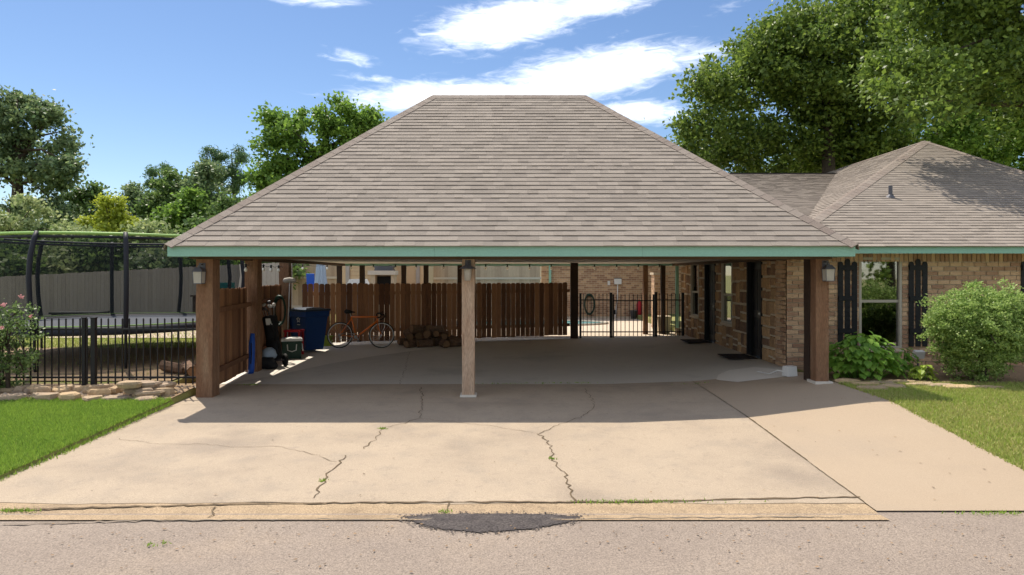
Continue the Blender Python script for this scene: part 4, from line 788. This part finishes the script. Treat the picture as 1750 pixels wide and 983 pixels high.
# small yard things seen through the net
x, y = -8.9, 19.2; r = T('playhouse', 'teal plastic play kitchen by the grey fence', 'toy', (-7.7, 17.6, .3)); MB().bb(-7.95,-7.35,17.7,18.1,.3,1.25).build('cabinet', 'teal2', r); MB().bb(-7.95,-7.35,17.95,18.1,1.25,1.75).build('back_panel', 'teal2', r); MB().bb(-7.85,-7.6,17.69,17.7,.6,1.0).build('door', 'yellow', r); MB().bb(-7.8,-7.5,17.94,17.95,1.4,1.6).build('panel', 'yellow', r)
r = T('storage_box', 'low dark box in front of the grey fence', 'box', (-13, 20.6, .35)); MB().bb(-13.7,-12.4,20.3,20.9,.3,.78).build('body', 'foam', r); MB().bb(-13.75,-12.35,20.25,20.95,.785,.84).build('lid', 'black', r)
r = T('storage_box', 'dark brown wooden planter box by the playhouse', 'box', (-8.9, 20.5, .35)); MB().bb(-9.5,-8.3,20.3,20.8,.3,1.3).build('body', 'fencedark', r); MB().bb(-9.55,-8.25,20.25,20.85,1.303,1.35).build('rim', 'fencedark', r)
for k, (x_, y_, rz) in enumerate(((-5.75,12.2,.6),(-5.6,12.55,-.4),(-6.1,12.35,1.2))): log((x_, y_, .16+.11+.0), .55, .11, rz, .1, k)
for o in [o for o in bpy.data.objects if o.name.startswith('firewood_log') and o.parent is None and o.location.x < -5.3]: o['label'] = 'short grey brown log behind the iron fence, ' + ('nearest the corner post' if o.location.y > 12.5 else 'farthest left of three' if o.location.x < -6 else 'middle of three'); o['group'] = 'logs behind the iron fence'
# ------------------------------------------------------------------ stones
def slabrock(x, y, z, rx, ry, h, label, cat, group, m='rock', rz=0, tilt=0):
    n_ = random.randint(6, 8); q = Matrix.Rotation(rz, 3, 'Z') @ Matrix.Rotation(tilt, 3, 'X'); b = MB(); an = sorted(random.uniform(0, 2*math.pi/n_)*.6+2*math.pi*i/n_ for i in range(n_)); rr = [random.uniform(.8,1.15) for _ in an]
    for k, hh in ((.9,-.03),(1.03,h*.45),(.93,h*.9),(.72,h)): b.v += [tuple(q @ Vector((rx*k*r_*math.cos(a), ry*k*r_*math.sin(a), hh+random.uniform(-.012,.012)))+Vector((x, y, z))) for a, r_ in zip(an, rr)]
    for i in range(3):
        for j in range(n_): b.f.append((i*n_+j, i*n_+(j+1) % n_, (i+1)*n_+(j+1) % n_, (i+1)*n_+j))
    b.f.append(tuple(3*n_+j for j in range(n_))); o = b.build('rock', m, None, False, (x, y, z)); return tag(o, label, cat, group)
x = -9.6; ci = -1
while x < -5.45:
    ci += 1; w = random.uniform(.16,.27); slabrock(x+w, 10.28+random.uniform(-.05,.05), .06, w, random.uniform(.12,.18), random.uniform(.06,.12), 'flat tan sandstone, %s from the left in the front row of the border' % ORD[ci], 'rock', 'front row of border stones', rz=random.uniform(-.2,.2)); x += 2*w*.95
for i in range(34): slabrock(random.uniform(-9.4,-5.25), random.uniform(10.5,11.0), .09, random.uniform(.08,.2), random.uniform(.07,.14), random.uniform(.05,.13), 'loose tan stone piled behind the front row of the border', 'rock', 'loose stones in the left border', rz=random.uniform(-1,1), tilt=random.uniform(-.2,.2))
for i in range(6): slabrock(-5.62+random.uniform(-.2,.15), 10.55+random.uniform(-.2,.25), .1+i*.035, .3-.02*i, .17, .05, 'thin sandstone slab, %s from the bottom of the stack by the left corner post' % ORD[i], 'rock', 'stacked slabs by the corner post', rz=random.uniform(-.2,.3))
v = []; f = []
for i in range(900):
    x, y = random.uniform(-9.6,-5.2), random.uniform(10.25,11.25); s = random.uniform(.015,.05); k = len(v); z = .08+.04*(y-10.2); rz = random.uniform(0,3)
    for a, b_, c in ((1,0,0),(0,1,0),(-1,0,0),(0,-1,0)): v.append((x+s*(a*math.cos(rz)-b_*math.sin(rz)), y+s*.8*(a*math.sin(rz)+b_*math.cos(rz)), z))
    v.append((x, y, z+s*.7)); f += [(k,k+1,k+4),(k+1,k+2,k+4),(k+2,k+3,k+4),(k+3,k,k+4)]
tag(mesh_obj('gravel', v, f, 'pebble'), 'small stones and gravel filling the left border', 'gravel', kind='stuff')
for i, (px, py) in enumerate([(1445,651),(1478,657),(1506,655),(1540,653),(1572,657),(1608,659),(1640,662),(1490,664),(1525,661),(1690,662)]):
    X, d = pxg(px, py); X = (px-875)/F*((CH-.24)*F/(py-HY)); d = (CH-.24)*F/(py-HY); slabrock(X, d, .22, .22+.06*random.random(), .12, .045, 'flat flagstone edging the right bed, %s of the row counted from the post' % ORD[i], 'rock', 'flagstones of the right bed', rz=random.uniform(-.2,.2))
# bed soil
grid('flower_bed', fr(5.21,13,14), [10.75,11.2,11.8,12.695], lambda x, y: interp(y, LWR)+.012+.01*math.sin(x*7), 'dirt', 'dark bare soil bed along the brick wall')
grid('border_soil', fr(-9.7,-5.16,10), [10.2,10.6,11.0,11.4], lambda x, y: interp(y, LWL)+.012, 'dirt', 'bare soil under the stone border at left')
grid('yard_dirt', fr(-12,-5.8,10), [11.6,12.5,13.5,14.6,15.9], lambda x, y: interp(y, LWL)+.02+.004*math.sin(3*x), 'dirt', 'bare brown soil under the trampoline')
X = (1570-875)/F*12.3; r = T('landscape_light', 'small white box light in the bed below the shutter', 'light fixture', (X, 12.3, .25)); MB().box((X, 12.3, .52), (.17,.1,.13), Matrix.Rotation(.3, 3, 'X')).build('head', 'white', r); MB().tube([(X,12.32,.2),(X,12.32,.48)], .015, 6).build('stake', 'lampmetal', r)
# ------------------------------------------------------------------ foliage
def quads(name, co, m, parent=None, nv=4):
    off = np.array(WL.get(parent, Vector((0,0,0)))) if parent is not None else np.zeros(3); co = (co-off).astype(np.float32); n_ = len(co)//nv; me = bpy.data.meshes.new(name)
    me.vertices.add(len(co)); me.vertices.foreach_set('co', co.ravel()); me.loops.add(n_*nv); me.loops.foreach_set('vertex_index', np.arange(n_*nv, dtype=np.int32)); me.polygons.add(n_); me.polygons.foreach_set('loop_start', np.arange(n_, dtype=np.int32)*nv)
    me.update(calc_edges=True); me.materials.append(M[m]); o = bpy.data.objects.new(name, me); link(o, parent); WL[o] = Vector(off); return o
def unit(a): return a/np.maximum(np.linalg.norm(a, axis=1, keepdims=True), 1e-6)
def leaves(c, size, asp=.55, up=.35):
    n_ = len(c); nr = unit(rng.normal(size=(n_,3))+np.array([0,0,up])*2); t = unit(np.cross(nr, rng.normal(size=(n_,3)))); b = np.cross(nr, t); s = (size*rng.uniform(.6,1.3,(n_,1)))
    co = np.empty((n_,4,3)); co[:,0] = c-t*s*.5; co[:,1] = c+b*s*asp*.5-t*s*.05; co[:,2] = c+t*s*.5; co[:,3] = c-b*s*asp*.5-t*s*.05; return co.reshape(-1,3)
def clumps(ells, per, crad, shell=.45):
    """clump centres spread through ellipsoids, more near the surface, with ragged outline"""
    out = []
    for cx, cy, cz, rx, ry, rz in ells:
        n_ = max(3, int(rx*ry*rz*per*.95)); d = unit(rng.normal(size=(n_,3))); rad = rng.uniform(.2, 1.0, (n_,1))**.5*rng.uniform(.78,1.2,(n_,1)); out.append(np.array([cx,cy,cz])+d*rad*np.array([rx,ry,rz]))
    return np.concatenate(out)
def crown(ells, per, crad, nl, flat=.6):
    c = clumps(ells, per, crad); sc = rng.uniform(.55,1.25,(len(c),1,1)); return c, (c[:,None,:]+rng.normal(size=(len(c), nl, 3))*np.array([1,1,flat])*crad*.5*sc).reshape(-1,3)
def tree(name, label, cat, base, trunk_r, fork, ells, m, per=1.2, crad=.9, nl=60, size=.2, group=None, nbr=14, asp=.7, flat=.7, dens=2.4, sat=5):
    r = T(name, label, cat, base, group); base = Vector(base); big = []
    for cx, cy, cz, rx, ry, rz in ells:
        f_ = .84 if sat else 1.0; big.append((cx, cy, cz, rx*f_, ry*f_, rz*f_))
        for _ in range(sat):
            d_ = Vector(rng.normal(size=3)).normalized(); k_ = random.uniform(.24,.42); big.append((cx+d_.x*rx*.88, cy+d_.y*ry*.88, cz+d_.z*rz*.88, rx*k_, ry*k_, rz*k_*.8))
    ells = big; c, pts = crown(ells, per*dens*1.15, crad*.62, int(nl*1.3), flat); quads('crown', leaves(pts, size*.82, asp), m, r); b = MB()
    fk = Vector(fork); top = Vector((fk.x+random.uniform(-.3,.3), fk.y, max(e[2] for e in ells)-.2)); b.tube([base-Vector((0,0,.2)), base.lerp(fk,.5)+Vector((random.uniform(-.1,.1),0,0)), fk, fk.lerp(top,.5), top], [trunk_r*1.25, trunk_r, trunk_r*.8, trunk_r*.4, .03], 8)
    for i in rng.choice(len(c), min(nbr, len(c)), replace=False):
        e = Vector(c[i]); s = fk.lerp(top, random.uniform(0,.6)); mid = s.lerp(e,.5)+Vector((0,0,random.uniform(-.1,.4))); b.tube([s, mid, e], [trunk_r*.34, trunk_r*.17, .015], 5)
    b.build('trunk', 'trunk', r, True); return r
def at(px, py, d): return ((px-875)/F*d, d, CH+(HY-py)/F*d)
def E(px, py, d, rx, rz, ry=None): x, y, z = at(px, py, d); k = d/F; return (x, y, z, rx*k, (ry or rx)*k, rz*k)
# right oak behind the link roof
D = 27
tree('oak_tree', 'broad dark green oak rising behind the low link roof', 'tree', (12.6, D, .3), .30, at(1415,235,D),
     [E(1400,110,D,130,95),E(1300,140,D,105,80),E(1210,165,D-1,55,45),E(1200,235,D-1,50,40),E(1265,240,D,75,50),E(1340,60,D,80,65),E(1480,40,D,110,70),E(1500,170,D,110,90),E(1400,240,D+1,110,50),E(1300,265,D+1,90,40),E(1490,265,D+1,90,45),E(1400,285,D+3,120,40)], 'oak', per=4.6, crad=1.05, nl=75, size=.21, nbr=34)
D = 30
tree('background_tree', 'dense tree behind the peak of the house roof', 'tree', (18, D, .3), .3, at(1640,200,D), [E(1600,190,D,90,85),E(1690,200,D,90,85),E(1750,150,D,90,100),E(1640,120,D,90,80),E(1560,260,D+2,70,60),E(1650,265,D+2,90,55),E(1750,270,D+2,90,60)], 'bright', per=3.6, crad=1.1, nl=70, size=.22, nbr=20)
tree('overhanging_tree', 'large leafy tree overhanging the right end of the house roof', 'tree', (16.5, 19.5, .3), .32, (15.2, 19, 5.5),
     [(13.0,17.6,9.2,3.0,2.4,2.0),(10.9,17.2,8.6,1.9,1.6,1.3),(12.4,16.8,7.0,1.7,1.5,.9),(14.8,18,7.5,2.2,2,2),(10.2,17.9,7.2,.9,.9,.5),(14.5,17,11,3,2.5,1.8),(11.0,17.0,10.4,2.0,1.6,1.2),(9.9,16.6,6.9,1.1,1.0,.6),(9.4,15.6,6.1,.9,.8,.5)], 'near', per=7.5, crad=.8, nl=60, size=.16, nbr=26)
# left background
D = 38
tree('background_tree', 'tall dark tree at the far left edge', 'tree', (at(20,0,D)[0], D, .5), .35, at(30,330,D), [E(15,230,D,70,70),E(60,260,D,55,60),E(80,330,D,55,65),E(10,180,D,35,30),E(70,190,D,22,22),E(112,290,D-1,16,14),E(60,390,D,70,50),E(-40,260,D,60,80)], 'blueish', per=.95, crad=1.1, nl=85, size=.30, nbr=22)
D = 30
tree('background_tree', 'pale leafed shrubby tree low at the far left', 'tree', (at(20,0,D)[0], D, .5), .15, at(20,430,D), [E(20,370,D,60,45),E(60,410,D,55,45),E(-10,430,D,60,40),E(110,425,D,50,35)], 'paleleaf', per=2.4, crad=.8, nl=70, size=.22, nbr=10)
D = 34
tree('background_tree', 'small yellow green tree standing in the hedge', 'tree', (at(190,0,D)[0], D, .5), .1, at(190,420,D), [E(190,385,D,42,22),E(190,362,D,22,22),E(160,395,D,25,14),E(215,392,D,25,16)], 'yellow', per=4, crad=.6, nl=70, size=.22, nbr=8)
hz = [(150,370,42,50,50,'dark','dark hedge tree between the far left tree and the yellow one'),(235,360,42,50,42,'blueish','grey green tree behind the yellow tree'),(300,345,40,52,62,'dark','dark rounded tree right of the yellow tree'),(352,340,39,48,62,'blueish','grey green tree below the two pines'),(395,385,36,40,50,'dark','low dark tree tucked behind the carport roof edge'),(250,425,29,60,35,'paleleaf','pale bush above the grey fence behind the net'),(340,420,30,55,40,'dark','dark bush above the grey fence behind the net'),(160,440,28,60,28,'dark','low dark bush directly over the grey fence')]
hz += [(95,420,36,60,50,'dark','dark tree filling the hedge right of the far left tree'),(205,430,38,70,40,'blueish','grey green hedge tree low behind the yellow tree'),(275,415,36,60,45,'bright','fresh green hedge tree behind the trampoline top rail'),(330,380,37,50,60,'bright','fresh green tree under the pines'),(385,395,42,35,40,'blueish','grey green tree between the pines and the tall bright tree'),(430,400,36,60,60,'dark','dark tree behind the left corner of the carport roof'),(20,450,27,60,30,'dark','dark low bush over the left end of the grey fence'),(90,455,27.5,50,24,'paleleaf','pale low bush over the grey fence'),(300,452,27,60,24,'blueish','grey green low bush over the grey fence'),(390,440,27,50,28,'bright','fresh green low bush over the grey fence by the carport'),(455,445,27,40,24,'dark','dark low bush at the right end of the grey fence')]
for px, py, D, rx, rz, m, lab in hz:
    tree('background_tree', lab, 'tree', (at(px,0,D)[0], D, .5), .16, at(px,py+rz*.6,D), [E(px,py,D,rx*.8,rz*.8),E(px-rx*.4,py+rz*.3,D,rx*.6,rz*.7),E(px+rx*.4,py+rz*.35,D-.5,rx*.6,rz*.65),E(px+rx*.1,py-rz*.55,D,rx*.4,rz*.45)], m, per=1.9, crad=.95, nl=75, size=.26, nbr=10)
for px, py, D, lab, rr in ((275,298,60,'small pine left of the two round pines',16),(358,275,58,'left one of two round topped pines',20),(400,272,58,'right one of two round topped pines',20)):
    tree('pine_tree', lab, 'tree', (at(px,0,D)[0], D, .5), .2, at(px,py+50,D), [E(px,py,D,rr,rr),E(px-rr*.5,py+rr*1.1,D,rr*.6,rr*.4),E(px+rr*.4,py+rr*1.7,D,rr*.6,rr*.35),E(px-rr*.3,py+rr*2.5,D,rr*.5,rr*.3)], 'pine', per=3.5, crad=.8, nl=80, size=.3, asp=.3, nbr=12)
D = 33
tree('background_tree', 'tall bright green tree over the left slope of the carport roof', 'tree', (at(560,0,D)[0], D, .4), .28, at(560,330,D), [E(480,255,D,45,60),E(475,215,D,22,35),E(535,230,D,50,50),E(560,195,D,30,28),E(600,215,D,35,35),E(630,215,D,22,18),E(500,320,D,60,45),E(570,290,D,60,60),E(445,300,D,22,35)], 'bright', per=2.3, crad=.9, nl=75, size=.24, nbr=22)
# trees across the street, behind the viewer (they show in the window glass)
for i, x in enumerate((4, 14, 23)):
    tree('street_tree', ('leftmost','middle','rightmost')[i]+' oak across the street reflected in the window', 'tree', (x, -16, -.1), .3, (x, -16, 3), [(x,-16,9,4.5,3,4),(x+3,-16,5,3.5,2.5,3.5),(x-3,-15.5,5,3.5,2.5,3.5)], 'oak', per=.45, crad=1.3, nl=60, size=.45, nbr=8)
# round bush at the right, leafy plants, rose
D = 11.05
bx_ = [E(1675,550,D,82,66,70),E(1640,565,D,52,55,55),E(1720,565,D,60,60,55),E(1670,610,D,60,40,55)]
tree('round_bush', 'large pale green rounded bush in front of the brick wall', 'bush', (at(1675,0,D)[0], D-.1, .25), .04, at(1675,610,D), bx_, 'bush', per=420, crad=.15, nl=34, size=.05, nbr=26, asp=.6, sat=0, dens=4.4)
def bigleaf(name, label, c0, rx, ry, h, n_, size, m, z0):
    r = T(name, label, 'plant', (c0[0], c0[1], z0)); st = MB(); cs = []; vs = []; fs = []; lm = MB()
    for i in range(n_):
        a = random.uniform(0, 2*math.pi); q = math.sqrt(random.random()); x = c0[0]+rx*q*math.cos(a); y = c0[1]+ry*q*math.sin(a); hh = h*math.sqrt(max(.06, 1-q*q*.85))*random.uniform(.35,1.05); s = size*random.uniform(.7,1.25)
        dr = Vector((math.cos(a)*(.3+q)+random.uniform(-.5,.5), math.sin(a)*(.3+q)-.45+random.uniform(-.4,.4), 0)); dr = dr.normalized() if dr.length > .01 else Vector((0,-1,0)); tilt = random.uniform(.15,.95); t = (dr*math.cos(tilt)-Vector((0,0,math.sin(tilt)))).normalized(); w = t.cross(Vector((0,0,1))).normalized(); nn_ = w.cross(t)
        p = Vector((x, y, z0+hh)); k = len(lm.v)
        for u_, ww, dn in ((0,0,0),(.12,.42,.06),(.5,.5,.10),(.82,.25,.03),(1,0,-.08),(.82,-.25,.03),(.5,-.5,.10),(.12,-.42,.06),(.5,0,0)): lm.v.append(tuple(p+t*s*u_+w*s*ww*.8+nn_*s*dn))
        lm.f += [(k,k+1,k+8),(k+1,k+2,k+8),(k+2,k+3,k+8),(k+3,k+4,k+8),(k+4,k+5,k+8),(k+5,k+6,k+8),(k+6,k+7,k+8),(k+7,k,k+8)]
        if i % 3 == 0: st.tube([(c0[0]+(x-c0[0])*.5, c0[1]+(y-c0[1])*.5, z0-.02), p], .006, 4)
    lm.build('leaves', m, r); st.build('stems', 'hosta', r); return r
bigleaf('leafy_plant', 'big heart leaved green plant beside the right cedar post', ((1472-875)/F*11.4, 11.4), .60, .40, .78, 420, .13, 'hosta', .22)
bigleaf('leafy_plant', 'small lime leaved plant at the edge of the bed', ((1578-875)/F*11.2, 11.2), .16, .14, .28, 60, .10, 'limeleaf', .23)
bigleaf('leafy_plant', 'sparse reddish green plant between the heart leaved plant and the bush', ((1540-875)/F*11.7, 11.7), .28, .22, .5, 90, .11, 'hosta', .23)
D = 10.8
rs = tree('rose_bush', 'rose bush with pink blooms at the left edge before the iron fence', 'bush', (at(15,0,D)[0], D, .1), .03, at(15,600,D), [E(10,590,D,52,70,45),E(0,640,D,45,40,40),E(-30,570,D,50,70,45),E(55,600,D,20,25,20),E(30,540,D,30,30,25)], 'rose', per=200, crad=.18, nl=30, size=.06, nbr=24, sat=0)
pc_ = [at(*p) for p in ((5,521,10.4),(36,508,10.5),(52,541,10.4),(3,560,10.3))]
for p in pc_: quads('bloom', leaves(np.array(p)+rng.normal(size=(22,3))*.014, .032, .9, 0), 'pinkrose', rs)
# ------------------------------------------------------------------ grass
def blades(name, label, pts, h, m, zf):
    n_ = len(pts); z = np.array([zf(x, y) for x, y in pts]); b = np.column_stack([pts, z]); a = rng.uniform(0, 2*np.pi, n_); w = rng.uniform(.004,.009,n_); hh = h*rng.uniform(.5,1.3,n_); ln_ = rng.normal(size=(n_,2))*.35
    co = np.empty((n_,3,3)); dx_ = np.column_stack([np.cos(a)*w, np.sin(a)*w, np.zeros(n_)]); co[:,0] = b-dx_; co[:,1] = b+dx_; co[:,2] = b+np.column_stack([ln_[:,0]*hh, ln_[:,1]*hh, hh]); o = quads(name, co.reshape(-1,3), m, None, 3); return tag(o, label, 'grass', kind='stuff')
n_ = 130000; p = np.column_stack([rng.uniform(-9.8,-5.11+.03*rng.normal(size=n_),n_), rng.uniform(6.3,10.3,n_)]); p = p[(p[:,0] > -.80*p[:,1]-.3)]
blades('lawn_grass', 'bright green mown lawn left of the driveway', p, .05, 'grass', lambda x, y: tz(min(x, -5.17), y) if x < -5.13 else tz(-5.17, y)-.05)
n_ = 90000; p = np.column_stack([rng.uniform(5.18+.02*rng.normal(size=n_),9.8,n_), rng.uniform(6.3,10.85,n_)]); p = p[(p[:,0] < .80*p[:,1]+.3)]
blades('lawn_grass', 'patchy green and straw lawn right of the driveway', p, .045, 'drygrass', lambda x, y: tz(max(x, 5.22), y))
n_ = 45000; p = np.column_stack([rng.uniform(-16,-5.85,n_), rng.uniform(15.7,22,n_)]); blades('yard_grass', 'thin sunlit grass behind the iron fence', p, .06, 'drygrass', tz)
n_ = 2500; p = np.column_stack([rng.uniform(-11,-5.85,n_), rng.uniform(11.3,14.6,n_)]); blades('yard_grass', 'sparse tufts on the bare soil under the trampoline', p, .05, 'drygrass', tz)
# weeds in the joints
wp = []
for px, py, k, sx in ((655,733,40,.03),(1095,858,160,.35),(1030,859,60,.15),(430,658,60,.10),(553,822,30,.02),(943,785,30,.02),(25,874,120,.1),(760,876,30,.03),(1700,878,120,.2),(265,932,30,.04),(870,656,60,.3),(960,655,80,.35),(1190,656,20,.2)):
    X, d = pxg(px, py); wp.append(np.column_stack([X+rng.normal(size=k)*sx, d+rng.normal(size=k)*.02]))
blades('weeds', 'small weeds growing in the driveway cracks', np.concatenate(wp), .025, 'grass', lambda x, y: max(dz(x, y), -.125))

# leaf litter and grit gathered along the street edge
n_ = 420; q = np.column_stack([rng.uniform(-5,6,n_), 5.7-np.abs(rng.normal(size=n_))*.45, np.full(n_, -.122)]); q[:140,1] = rng.uniform(4.2,10,140); q[:140,0] = rng.uniform(-4.6,5,140)
q[:,2] = [max(dz(a, b), -.128)+.012 if b > 5.78 else -.122 for a, b in q[:,:2]]
c_ = leaves(q, .028, .6, 6.0); tag(quads('leaf_litter', c_, 'litter'), 'dry leaf bits and grit scattered over street and driveway', 'litter', kind='stuff')
g_ = quads('tar_grit', leaves(GRIT[0], .02, .8, 6.0), 'tar', GRIT[1]); g_['kind'] = 'stuff'
